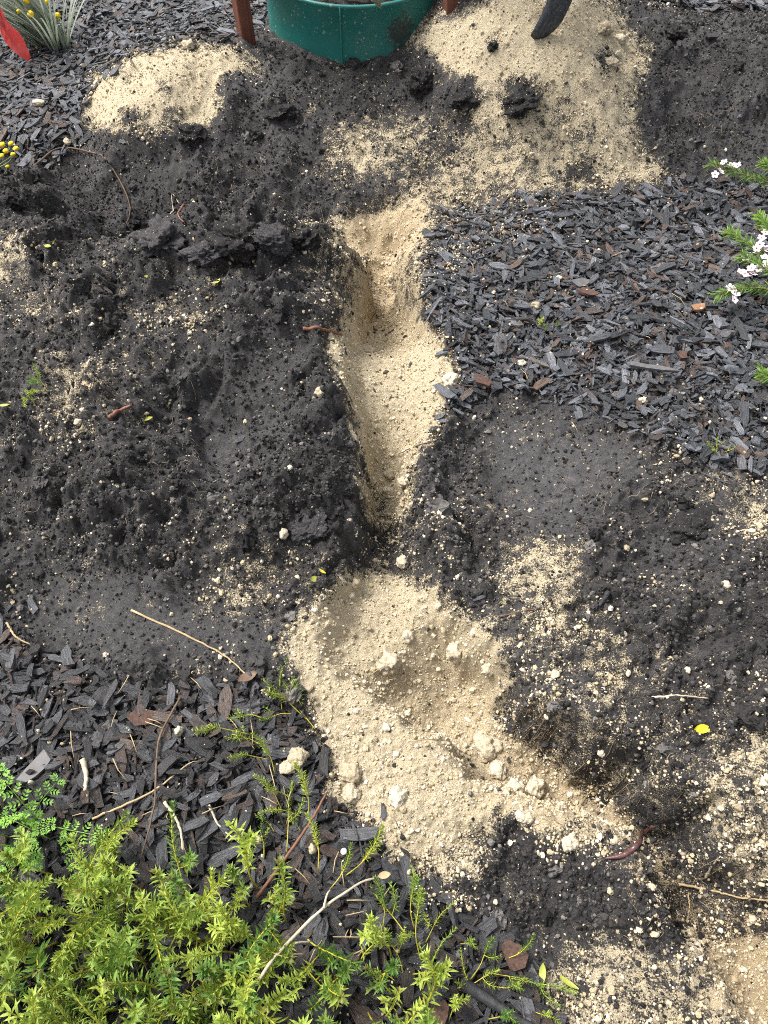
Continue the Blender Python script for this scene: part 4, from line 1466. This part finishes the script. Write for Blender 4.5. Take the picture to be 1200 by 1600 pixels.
def stake_material():
    m, nt, b = new_mat('hardwood_stake')
    tc = nd(nt, 'ShaderNodeTexCoord')
    mp = nd(nt, 'ShaderNodeMapping')
    mp.inputs['Scale'].default_value = (1, 1, .06)
    nt.links.new(tc.outputs['Object'], mp.inputs['Vector'])
    n = noise(nt, mp.outputs[0], 120, 6, .7)
    c = ramp(nt, n, [(.25, (.055, .020, .013)), (.5, (.135, .045, .026)), (.75, (.21, .085, .05))])
    nt.links.new(c.outputs[0], b.inputs['Base Color'])
    b.inputs['Roughness'].default_value = .6
    bp = nd(nt, 'ShaderNodeBump', Strength=.5, Distance=.002)
    nt.links.new(n, bp.inputs['Height'])
    nt.links.new(bp.outputs[0], b.inputs['Normal'])
    return m


MT['stake'] = stake_material()


def stake(loc, rz, lean, lab, base):
    V, F = [], []
    w = .024
    zs = [base - .15, base, base + .12, base + .25, base + .5, base + 1.0, base + 1.25]
    for z in zs:
        for a, c in ((-1, -1), (1, -1), (1, 1), (-1, 1)):
            ch = w * .86
            for (u, v) in (((a * w), (c * ch)), ((a * ch), (c * w))) if a * c > 0 else (((a * ch), (c * w)), ((a * w), (c * ch))):
                V.append((u + R.uniform(-.0012, .0012) + lean[0] * (z - base), v + R.uniform(-.0012, .0012) + lean[1] * (z - base), z))
    for k in range(len(zs) - 1):
        for j in range(8):
            F.append((k * 8 + j, k * 8 + (j + 1) % 8, k * 8 + 8 + (j + 1) % 8, k * 8 + 8 + j))
    F.append(tuple(range((len(zs) - 1) * 8, len(zs) * 8)))
    F.append(tuple(range(8))[::-1])
    o = mesh_obj('wooden_stake', V, F, MT['stake'], smooth=False)
    o.location = (loc[0], loc[1], 0)
    o.rotation_euler = (0, 0, rz)
    return tag(o, lab, 'stake', 'hardwood tree stakes')


p = at(385, 62)
stake((p.x, p.y), .5, (-.03, -.05), 'red brown square wooden stake left of the green ring', p.z)
q = at(706, 6)
stake((q[0], q[1]), .3, (-.02, .02), 'red brown wooden stake between the green ring and the big sand heap', q.z)

# ------------------------------------------------------------------ mattock on the big heap


def steel_material():
    m, nt, b = new_mat('dusty_steel')
    geo = nd(nt, 'ShaderNodeNewGeometry')
    n = noise(nt, geo.outputs['Position'], 130, 7, .75)
    c = ramp(nt, n, [(.35, (.030, .035, .042)), (.55, (.075, .083, .092)), (.72, (.22, .21, .19))])
    nt.links.new(c.outputs[0], b.inputs['Base Color'])
    b.inputs['Roughness'].default_value = .42
    b.inputs['Metallic'].default_value = .35
    return m


MT['steel'] = steel_material()
MT['handle'] = flat_mat('ash_handle', (.45, .30, .16), .6, .3, .3, 30)
tip = at(833, 58)


def on_y(px, py, Y):
    d = ray(px, py)
    return Vector(CP + d * (Y / d[1]))


mat_o = empty('mattock', tip)
tag(mat_o, 'dark curved steel mattock blade resting on top of the big sand heap', 'mattock')
cl = [(832, 59, 6), (842, 52, 12), (853, 41, 16), (862, 28, 18), (869, 13, 18.5), (875, -2, 19), (880, -20, 19), (883, -45, 19)]
V, F = [], []
for k, (px, py, hw_) in enumerate(cl):
    Y = tip.y - .012 + .004 * k
    a, c = cl[max(k - 1, 0)], cl[min(k + 1, len(cl) - 1)]
    dx, dy = c[0] - a[0], c[1] - a[1]
    l = math.hypot(dx, dy)
    nx, ny = -dy / l, dx / l
    for u in (-1, -.5, 0, .5, 1):
        off = .003 * (1 - u * u)
        V.append(on_y(px - nx * hw_ * u * -1, py - ny * hw_ * u * -1, Y) + Vector((0, -off + .006 * u, 0)) - tip)
n0 = len(V)
nrm = Vector((.006, .011, .003))
V += [v + nrm for v in V]
for k in range(len(cl) - 1):
    for j in range(4):
        a = k * 5 + j
        F.append((a, a + 1, a + 6, a + 5))
        F.append((n0 + a, n0 + a + 5, n0 + a + 6, n0 + a + 1))
    F.append((k * 5, k * 5 + 5, n0 + k * 5 + 5, n0 + k * 5))
    F.append((k * 5 + 4, n0 + k * 5 + 4, n0 + k * 5 + 9, k * 5 + 9))
for j in range(4):
    F.append((j, n0 + j, n0 + j + 1, j + 1))
    e = (len(cl) - 1) * 5 + j
    F.append((e, e + 1, n0 + e + 1, n0 + e))
mesh_obj('blade', V, F, MT['steel'], mat_o)
hp = on_y(884, -50, tip.y + .03) - tip
b = MB()
b.tube(smooth_path([hp + Vector((-.055, .012, -.01)), hp + Vector((0, .012, .012)), hp + Vector((.055, .012, .0))], 8), [.028, .034, .037, .038, .038, .037, .034, .028], 12)
b.build('head_eye', MT['steel'], mat_o)
b = MB()
b.tube(smooth_path([hp + Vector((0, -.02, .02)), hp + Vector((.02, .3, .03)), hp + Vector((.05, .62, -.06)), hp + Vector((.08, .95, -.22))], 14), [.021, .02, .019, .018, .017, .017, .017, .017, .017, .018, .018, .019, .02, .02], 12)
b.build('handle', MT['handle'], mat_o)

# ------------------------------------------------------------------ plants


def leafy_material(name, lo, hi, tipc, var=.35, trans=.3, tip_amt=.7):
    m, nt, b = new_mat(name)
    oi = nd(nt, 'ShaderNodeObjectInfo')
    geo = nd(nt, 'ShaderNodeNewGeometry')
    tipa = nd(nt, 'ShaderNodeAttribute', attribute_name='tip').outputs['Fac']
    n = noise(nt, geo.outputs['Position'], 70, 4, .7)
    f = mth(nt, 'ADD', mth(nt, 'MULTIPLY', oi.outputs['Random'], .6), mth(nt, 'MULTIPLY', mth(nt, 'SUBTRACT', n, .3), 1.0), clamp=True)
    c = ramp(nt, f, [(.15, lo), (.85, hi)]).outputs[0]
    c = mixc(nt, mth(nt, 'MULTIPLY', tipa, tip_amt), c, tipc)
    nt.links.new(c, b.inputs['Base Color'])
    b.inputs['Roughness'].default_value = .48
    b.inputs['Specular IOR Level'].default_value = .4
    tr = nt.nodes.new('ShaderNodeBsdfTranslucent')
    nt.links.new(c, tr.inputs['Color'])
    mx = nt.nodes.new('ShaderNodeMixShader')
    mx.inputs[0].default_value = trans
    out = [x for x in nt.nodes if x.type == 'OUTPUT_MATERIAL'][0]
    nt.links.new(b.outputs[0], mx.inputs[1])
    nt.links.new(tr.outputs[0], mx.inputs[2])
    nt.links.new(mx.outputs[0], out.inputs[0])
    return m


MT['creep_leaf'] = leafy_material('creeping_leaf', (.085, .20, .040), (.42, .51, .085), (.28, .16, .09))
MT['creep_stem'] = leafy_material('creeping_stem', (.30, .29, .04), (.52, .44, .05), (.3, .3, .05), trans=0)
MT['bright_leaf'] = leafy_material('bright_leaf', (.11, .30, .03), (.24, .46, .06), (.32, .5, .1))
MT['needle'] = leafy_material('needle_leaf', (.06, .15, .025), (.17, .30, .05), (.3, .42, .08))
MT['grass_leaf'] = leafy_material('grey_grass', (.15, .19, .12), (.36, .42, .33), (.45, .48, .42))


def leaf_blade(b, p, d, nrm, L, W, tip, curl=.15):
    d = d.normalized()
    s = d.cross(nrm)
    if s.length < 1e-4:
        s = d.cross(Vector((1, 0, 0)))
    s.normalize()
    n2 = s.cross(d).normalized()
    a1, a2 = p + d * L * .32 + n2 * L * .03, p + d * L * .68 + n2 * L * (.02 - curl * .35)
    e = p + d * L - n2 * L * curl
    b.add([p, a1 + s * W * .46 + n2 * W * .14, a1, a1 - s * W * .46 + n2 * W * .14, a2 + s * W * .42 + n2 * W * .12, a2, a2 - s * W * .42 + n2 * W * .12, e],
          [(0, 2, 1), (0, 3, 2), (1, 2, 5, 4), (2, 3, 6, 5), (4, 5, 7), (5, 6, 7)], tip)


def make_sprig(seed, H, lean, whorl, node, Ll, Wl, bare=.25, spread=.9, tipred=1.0):
    r = random.Random(seed)
    a = r.uniform(0, 6.28)
    dx, dy = math.cos(a) * lean, math.sin(a) * lean
    pts = smooth_path([(0, 0, -.01), (dx * .25 * H, dy * .25 * H, H * .4), (dx * .6 * H + r.uniform(-.01, .01), dy * .6 * H + r.uniform(-.01, .01), H * .75), (dx * H, dy * H, H)], 14)
    st, lf = MB(), MB()
    stems = [(pts, bare, H)]
    for sb in range(1):
        i0 = r.randrange(4, 9)
        a2, h2 = r.uniform(0, 6.28), H * r.uniform(.35, .6)
        p0 = pts[i0]
        q = [p0, p0 + Vector((math.cos(a2) * h2 * .35, math.sin(a2) * h2 * .35, h2 * .35)), p0 + Vector((math.cos(a2) * h2 * .55, math.sin(a2) * h2 * .55, h2 * .9))]
        stems.append((smooth_path(q, 14), .2, h2))
    nodes = []
    for pts, br, hh in stems:
        st.tube(pts, [(.0019 - .00009 * k) * (1 if hh == H else .75) for k in range(14)], 5)
        nn = max(4, int(hh / node))
        nodes += [(pts, br, k, nn) for k in range(nn)]
    for pts, bare, k, n in nodes:
        t = bare + (1 - bare) * k / max(n - 1, 1)
        u = t * 13
        i = min(int(u), 12)
        p = pts[i].lerp(pts[i + 1], u - i)
        d = (pts[i + 1] - pts[i]).normalized()
        sa = d.cross(Vector((0, 1, .2))).normalized()
        sb = d.cross(sa)
        near = t > .9
        for j in range(whorl + (2 if near else 0)):
            th = j * 6.283 / (whorl + (2 if near else 0)) + k * 2.1 + r.uniform(-.3, .3)
            o = sa * math.cos(th) + sb * math.sin(th)
            sp = spread * (1.15 - .65 * max(0, (t - .75) / .25)) + r.uniform(-.15, .15)
            dd_ = o * sp + d * (1.0 - .45 * min(sp, 1))
            L = Ll * r.uniform(.75, 1.15) * (.62 if t > .96 else 1)
            leaf_blade(lf, p, dd_, d + o * .01, L, Wl * r.uniform(.85, 1.15), max(0, (t - .88) / .12) * tipred * r.uniform(.3, 1), r.uniform(.0, .3))
    so = st.build('sprig', MT['creep_stem'], link=False)
    lo = lf.build('leaves', MT['creep_leaf'], link=False, smooth=False)
    return so.data, lo.data


SPRIGS = [make_sprig(100 + k, (.085, .10, .125, .145, .095, .115, .155, .08, .11, .135)[k], (.3, .6, .4, .8, .2, .9, .5, .7, .45, .65)[k], (4, 4, 3, 4, 3, 4, 4, 3, 4, 4)[k], 0.0098, .0190, .0041, (.3, .35, .5, .4, .25, .35, .45, .25, .55, .4)[k], .72, tipred=(1, .2, .8, 0, 1, .5, 0, .9, .3, .1)[k]) for k in range(10)]


def put_sprig(parent, data, loc, rot, sc, leafname='leaves'):
    s = bpy.data.objects.new('sprig', data[0])
    l = bpy.data.objects.new(leafname, data[1])
    COL.objects.link(s)
    COL.objects.link(l)
    s.parent = parent
    l.parent = s
    s.location = Vector(loc) - parent.location
    s.rotation_euler = rot
    s.scale = (sc, sc, sc)


P_CREEP = [(-120, 1380), (0, 1372), (60, 1372), (110, 1360), (160, 1345), (230, 1380), (300, 1400), (345, 1430), (395, 1390), (430, 1395), (470, 1440), (520, 1470), (590, 1480), (640, 1510), (690, 1560), (690, 1720), (-120, 1720)]
mk = inpoly(P_CREEP).astype(float)
base = at(250, 1560)
creep = empty('creeping_plant', base)
tag(creep, 'wide mat of yellow green creeping plant covering the lower left corner', 'plant')
cnt, tries, used = 0, 0, []
while cnt < 298 and tries < 20000:
    tries += 1
    x, y = R.uniform(-.85, .16), R.uniform(-.22, .33)
    z = float(hz(x, y))
    px, py = project(np.array([x]), np.array([y]), np.array([z]))
    if look(mk, px, py)[0] < .5:
        continue
    md = .0225 if px[0] < 430 else .033
    if any((x - u) ** 2 + (y - v) ** 2 < md * md for u, v in used):
        continue
    used.append((x, y))
    put_sprig(creep, SPRIGS[R.randrange(10)], (x, y, z), (R.uniform(-.25, .15), R.uniform(-.25, .25), R.uniform(0, 6.28)), R.uniform(.75, 1.2))
    cnt += 1

# trailing shoots away from the mat
for lab, spots in (
    ('sparse creeping shoot at the left edge of the basin sand', [(480, 1125, 2), (455, 1118, 2.9), (492, 1140, 1.2), (410, 1125, 2.8), (470, 1100, 1.8), (440, 1108, 2.6)]),
    ('thin weak creeping shoot on mulch left of the sand clod pair', [(388, 1150, 2.2), (405, 1165, 2.6), (420, 1190, 2.0), (432, 1210, 1.9), (398, 1172, 2.4)]),
    ('creeping shoots climbing a reddish branch below the basin', [(440, 1262, 1.6), (455, 1250, 1.2), (470, 1300, 1.9), (430, 1300, 2.2), (485, 1282, .8), (450, 1330, 1.8), (415, 1340, 2.3), (500, 1360, 1.3), (465, 1275, 2.5), (520, 1390, 1.2), (545, 1370, .9)]),
    ('separate creeping shoots beside the charred stick at the bottom', [(735, 1530, .4), (760, 1520, .2), (715, 1545, .8), (780, 1545, -.3), (740, 1560, 2.8), (800, 1530, .5), (720, 1475, .9), (765, 1590, -.3), (700, 1590, 2), (830, 1580, -.4), (790, 1500, .7)]),
    ('yellow creeping clump at the right end of the plant mat', [(640, 1470, 1.6), (620, 1490, 1.9), (655, 1500, 1.2), (630, 1520, 2.2), (600, 1450, 1.8), (665, 1470, .9), (645, 1450, 1.4), (615, 1530, 2.4), (660, 1540, .5)]),
):
    c0 = at(spots[0][0], spots[0][1])
    pl = empty('creeping_plant', c0)
    tag(pl, lab, 'plant', 'creeping shoots away from the mat')
    for (px, py, ang) in spots:
        q = top(px, py)
        d = SPRIGS[R.randrange(10)]
        put_sprig(pl, d, q, (R.uniform(-.2, .2), R.uniform(.7, 1.15), ang + R.uniform(-1, 1)), R.uniform(.4, .7))

# tiny weeds
for px, py, lab in ((855, 512, 'tiny green weed in the middle of the right mulch bed'), (1118, 708, 'tiny green weed at the lower right corner of the mulch bed'), (48, 632, 'small leafy weed on the left edge of the soil heap'),
                    (70, 608, 'small sprig of green leaves on the left flank of the soil heap'), (1190, 590, 'feathery green tuft at the right edge below the flowers')):
    q = at(px, py)
    pl = empty('weed', q)
    tag(pl, lab, 'weed')
    for k in range(4):
        put_sprig(pl, SPRIGS[(k * 3 + px) % 10], q + Vector((R.uniform(-.015, .015), R.uniform(-.012, .012), 0)), (R.uniform(-.6, .6), R.uniform(-.6, .6), R.uniform(0, 6)), R.uniform(.25, .42))

# bright green feathery plant at the left edge


def make_feather(seed):
    r = random.Random(seed)
    st, lf = MB(), MB()
    a = r.uniform(0, 6.28)
    H = r.uniform(.08, .12)
    dx, dy = math.cos(a) * .7, math.sin(a) * .7
    pts = smooth_path([(0, 0, 0), (dx * .3 * H, dy * .3 * H, H * .45), (dx * .8 * H, dy * .8 * H, H * .8), (dx * 1.3 * H, dy * 1.3 * H, H)], 12)
    st.tube(pts, [.0016 - .0001 * k for k in range(12)], 5)
    for k in range(3, 12, 2):
        d = (pts[k] - pts[k - 1]).normalized()
        sa = d.cross(Vector((0, 0, 1))).normalized()
        for sg in (-1, 1):
            sdv = (sa * sg + d * .6).normalized()
            bl = .024 * (1 - .45 * abs(k - 7) / 5)
            q0 = pts[k]
            for j in range(3):
                q = q0 + sdv * bl * (j + .6) / 3
                for s2 in (-1, 1):
                    dv = (sdv * .7 + sdv.cross(Vector((0, 0, 1))) * s2 + Vector((0, 0, r.uniform(-.2, .5)))).normalized()
                    leaf_blade(lf, q, dv, Vector((0, 0, 1)), 0.0095 * r.uniform(.8, 1.3), .0042, r.uniform(0, .6), .1)
            leaf_blade(lf, q0 + sdv * bl * .8, sdv, Vector((0, 0, 1)), .010, .0045, .5, .1)
    return st.build('sprig', MT['bright_leaf'], link=False).data, lf.build('leaves', MT['bright_leaf'], link=False, smooth=False).data


FEA = [make_feather(k) for k in range(4)]
q0 = at(45, 1310)
pl = empty('feathery_plant', q0)
tag(pl, 'bright green feathery seedling at the left edge above the creeping mat', 'plant')
for px, py in ((20, 1295), (35, 1305), (55, 1292), (70, 1310), (0, 1290), (100, 1305), (30, 1325), (5, 1300), (25, 1312), (50, 1318), (75, 1300), (95, 1296), (15, 1330), (40, 1290), (60, 1305), (-15, 1310), (-30, 1330), (85, 1315), (10, 1285)):
    put_sprig(pl, FEA[R.randrange(4)], top(px, py), (R.uniform(-.5, .4), R.uniform(-.5, .5), R.uniform(0, 6.28)), R.uniform(.55, .85))

# grey green tussock with yellow flowers
tb = at(95, 72)
tus = empty('grass_tussock', tb)
tag(tus, 'grey green grass tussock with small yellow flowers in the upper left', 'grass')


def blade_mesh(seed):
    r = random.Random(seed)
    L, bend = r.uniform(.26, .42), r.uniform(.05, .32)
    b = MB()
    V, F, tp = [], [], []
    n = 8
    for k in range(n + 1):
        t = k / n
        w = .0036 * (1 - t ** 2.5) + .0005
        z = L * t * (1 - bend * t * .5)
        x = L * bend * t * t
        V += [(x, -w, z + .0008), (x + .0012, 0, z), (x, w, z + .0008)]
        tp += [t] * 3
        if k:
            o = (k - 1) * 3
            F += [(o, o + 1, o + 4, o + 3), (o + 1, o + 2, o + 5, o + 4)]
    b.add(V, F, tp)
    return b.build('blade', MT['grass_leaf'], link=False).data


BL = [blade_mesh(k) for k in range(8)]
for k in range(210):
    a = R.uniform(0, 6.28)
    rr_ = .05 * math.sqrt(R.random())
    o = bpy.data.objects.new('blade', BL[k % 8])
    COL.objects.link(o)
    o.parent = tus
    ox, oy = rr_ * math.cos(a) * 1.3, rr_ * math.sin(a)
    o.location = (ox - .02, oy, float(hz(tb.x + ox - .02, tb.y + oy)) - tb.z - .006)
    lean = R.uniform(.05, .75)
    dirz = a if R.random() < .5 else R.uniform(2.2, 4.0)
    if R.random() < .55:
        dirz = R.uniform(2.4, 3.6)
        lean = R.uniform(.25, .85)
    o.rotation_euler = Euler((0, lean, dirz))
MT['yellow'] = flat_mat('yellow_flower', (.82, .60, .02), .6, .3, .2, 200, .3)
MT['stalk'] = flat_mat('green_stalk', (.20, .26, .10), .6, .3, .2, 40)
for px, py, rp in ((29, 18, 3.2), (48, 22, 5), (90, 24, 4.2), (42, 1, 4.5), (73, 2, 3)):
    c = on_y(px, py, tb.y - .04 + R.uniform(-.05, .05)) - tb
    V, F = rock_mesh(3, px, .12, .2)
    k = rp / 430.0
    f = mesh_obj('flower', [v * k for v in V], F, MT['yellow'], tus)
    f.location = c
    b = MB()
    b.tube(smooth_path([Vector((R.uniform(-.02, .02), 0, 0)) - c, Vector((c.x * .4, c.y * .4, c.z * .6)) - c, Vector((0, 0, 0))], 8), [.0014] * 8, 5)
    b.build('stalk', MT['stalk'], f)

# yellow flower sprig at the left edge
q0 = at(-30, 275)
ys = empty('flower_sprig', q0)
tag(ys, 'small yellow flower sprig at the left edge above the hollow', 'flower')
for px, py, rp in ((3, 226, 5), (17, 224, 4.5), (25, 232, 4.5), (9, 236, 4.5), (20, 241, 4), (-8, 232, 5), (12, 260, 3.2), (2, 243, 4)):
    c = Vector(plane(px, py, .07 if py < 250 else .03)) - q0
    V, F = rock_mesh(2, px + 50, .25, .15)
    f = mesh_obj('flower', [Vector((v.x, v.y, v.z * .7)) * rp / 480 for v in V], F, MT['yellow'], ys)
    f.location = c
    b = MB()
    b.tube(smooth_path([-c, Vector((-.03, .0, -.03)), Vector((0, 0, 0))], 8), [.0016, .0015, .0015, .0014, .0013, .0012, .0011, .001], 5)
    b.build('stalk', MT['stalk'], f)

# red marking flag
MT['flag'] = leafy_material('red_plastic_tape', (.88, .14, .13), (.92, .20, .18), (.9, .1, .1), trans=.4, tip_amt=0)
MT['wire'] = flat_mat('flag_wire', (.25, .25, .26), .4, .5, .1)
gf = at(52, 108)
fy = gf.y
fl = empty('marking_flag', Vector((on_y(-26, 60, fy).x, fy, 0)))
tag(fl, 'red plastic marking flag hanging in the upper left corner', 'flag')
cl = [(-26, 0, 9), (-12, 10, 9), (-2, 22, 7), (4, 34, 6.5), (10, 47, 10), (18, 58, 13), (27, 69, 12), (34, 79, 9.5), (41, 87, 6.5), (46, 92, 3)]
V, F = [], []
for k, (px, py, hw_) in enumerate(cl):
    a, c = cl[max(k - 1, 0)], cl[min(k + 1, len(cl) - 1)]
    dx, dy = c[0] - a[0], c[1] - a[1]
    l = math.hypot(dx, dy)
    nx, ny = -dy / l, dx / l
    for u in (-1, -.4, .2, 1):
        V.append(on_y(px + nx * hw_ * u, py + ny * hw_ * u, fy + .010 * math.sin(k * 1.4 + u * 1.7) + .008 * math.sin(u * 3 + k)) - fl.location)
m = len(V)
V += [v + Vector((0, .0009, .0003)) for v in V]
for k in range(len(cl) - 1):
    for j in range(3):
        a = k * 4 + j
        F += [(a, a + 1, a + 5, a + 4), (m + a, m + a + 4, m + a + 5, m + a + 1)]
mesh_obj('flag_sheet', V, F, MT['flag'], fl)
b = MB()
topz = on_y(-26, -6, fy).z
b.tube([(0, .002, -.02), (0, .002, topz * .5), (0, .002, topz)], .0018, 8)
b.build('wire', MT['wire'], fl)

# flowering shrub with needle leaves at the right edge
MT['petal'] = flat_mat('white_pink_petal', (.80, .68, .75), .55, .3, .08, 60, 0)
MT['flower_eye'] = flat_mat('flower_centre', (.24, .07, .05), .6, .3, .3, 90)
MT['shrub_stem'] = flat_mat('shrub_stem', (.25, .16, .09), .7, .3, .3, 60)
sb0 = at(1330, 440)
shrub = empty('flowering_shrub', sb0)
tag(shrub, 'needle leaved shrub with small white pink flowers at the right edge', 'shrub')
BR = [[(1330, 440, 0), (1280, 330, .10), (1205, 287, .11), (1160, 272, .12), (1110, 256, .13)],
      [(1330, 440, 0), (1280, 430, .08), (1205, 405, .10), (1160, 375, .11), (1137, 362, .11)],
      [(1330, 440, 0), (1275, 460, .07), (1210, 452, .09), (1160, 450, .09), (1120, 462, .08)],
      [(1330, 440, 0), (1270, 390, .12), (1215, 365, .14), (1195, 348, .15), (1186, 338, .15)],
      [(1330, 440, 0), (1285, 300, .13), (1225, 268, .14), (1192, 256, .14)],
      [(1330, 440, 0), (1270, 440, .10), (1215, 428, .12), (1180, 410, .12), (1160, 402, .12)],
      [(1330, 440, 0), (1300, 520, .06), (1240, 590, .06), (1188, 585, .06)],
      [(1330, 440, 0), (1390, 400, .14), (1430, 350, .2)], [(1330, 440, 0), (1360, 470, .12), (1420, 500, .17)], [(1330, 440, 0), (1330, 390, .15), (1340, 330, .24)]]
r_ = random.Random(4)
for bi, pts in enumerate(BR):
    w = smooth_path([Vector(plane(a, c, z)) - sb0 if z else Vector((0, 0, 0)) for a, c, z in pts], 30)
    b = MB()
    b.tube(w, [.0026 - .00006 * k for k in range(30)], 6)
    bo = b.build('branch', MT['shrub_stem'], shrub)
    lf = MB()
    for k in range(10, 30):
        for j in range(12 if bi < 7 else 5):
            d = (w[k] - w[k - 1]).normalized()
            t = r_.uniform(0, 1)
            p = w[k - 1].lerp(w[k], t)
            sa = d.cross(Vector((0, 0, 1))).normalized()
            sv = d.cross(sa)
            th = r_.uniform(0, 6.28)
            dv = (sa * math.cos(th) + sv * math.sin(th)) * .75 + d * r_.uniform(.5, 1.1)
            leaf_blade(lf, p, dv, Vector((r_.uniform(-1, 1), r_.uniform(-1, 1), 1)), r_.uniform(.020, .036), .0030, r_.uniform(0, .7) * (k / 30), .1)
    lf.build('needles', MT['needle'], bo, smooth=False)
for fi, (px, py, z) in enumerate([(1121, 264, .13), (1131, 254, .135), (1117, 273, .12), (1137, 262, .13), (1152, 259, .125), (1196, 364, .14), (1187, 382, .13), (1165, 404, .12), (1168, 433, .11), (1174, 419, .12), (1163, 428, .105),
                                  (1144, 453, .09), (1147, 468, .085), (1195, 402, .12), (1193, 386, .13), (1178, 396, .12), (1140, 450, .09), (1198, 412, .12), (1126, 268, .13), (1143, 258, .13), (1190, 372, .135), (1182, 388, .13), (1199, 392, .125), (1170, 410, .12), (1158, 425, .105), (1176, 428, .11), (1150, 460, .088), (1185, 420, .115)]):
    c = Vector(plane(px, py, z)) - sb0
    fo = empty('flower', c, (r_.uniform(-.2, .8), r_.uniform(-.5, .5), r_.uniform(0, 6)))
    fo.parent = shrub
    e = MB()
    V, F = ico(2)
    e.add([Vector((v.x * .0022, v.y * .0022, v.z * .0014 + .001)) for v in V], F)
    e.build('flower_centre', MT['flower_eye'], fo)
    for k in range(5):
        pt = MB()
        a = k * 1.2566
        u, vv = Vector((math.cos(a), math.sin(a), .25)), Vector((-math.sin(a), math.cos(a), 0))
        rad = .0118
        V = [u * .0016]
        for t, w_ in ((.35, .55), (.7, .62), (1.0, .35)):
            V += [u * rad * t + vv * rad * w_ * .62, u * rad * t - vv * rad * w_ * .62]
        pt.add(V, [(0, 1, 2), (1, 3, 4, 2), (3, 5, 6, 4)])
        pt.build('petal', MT['petal'], fo)
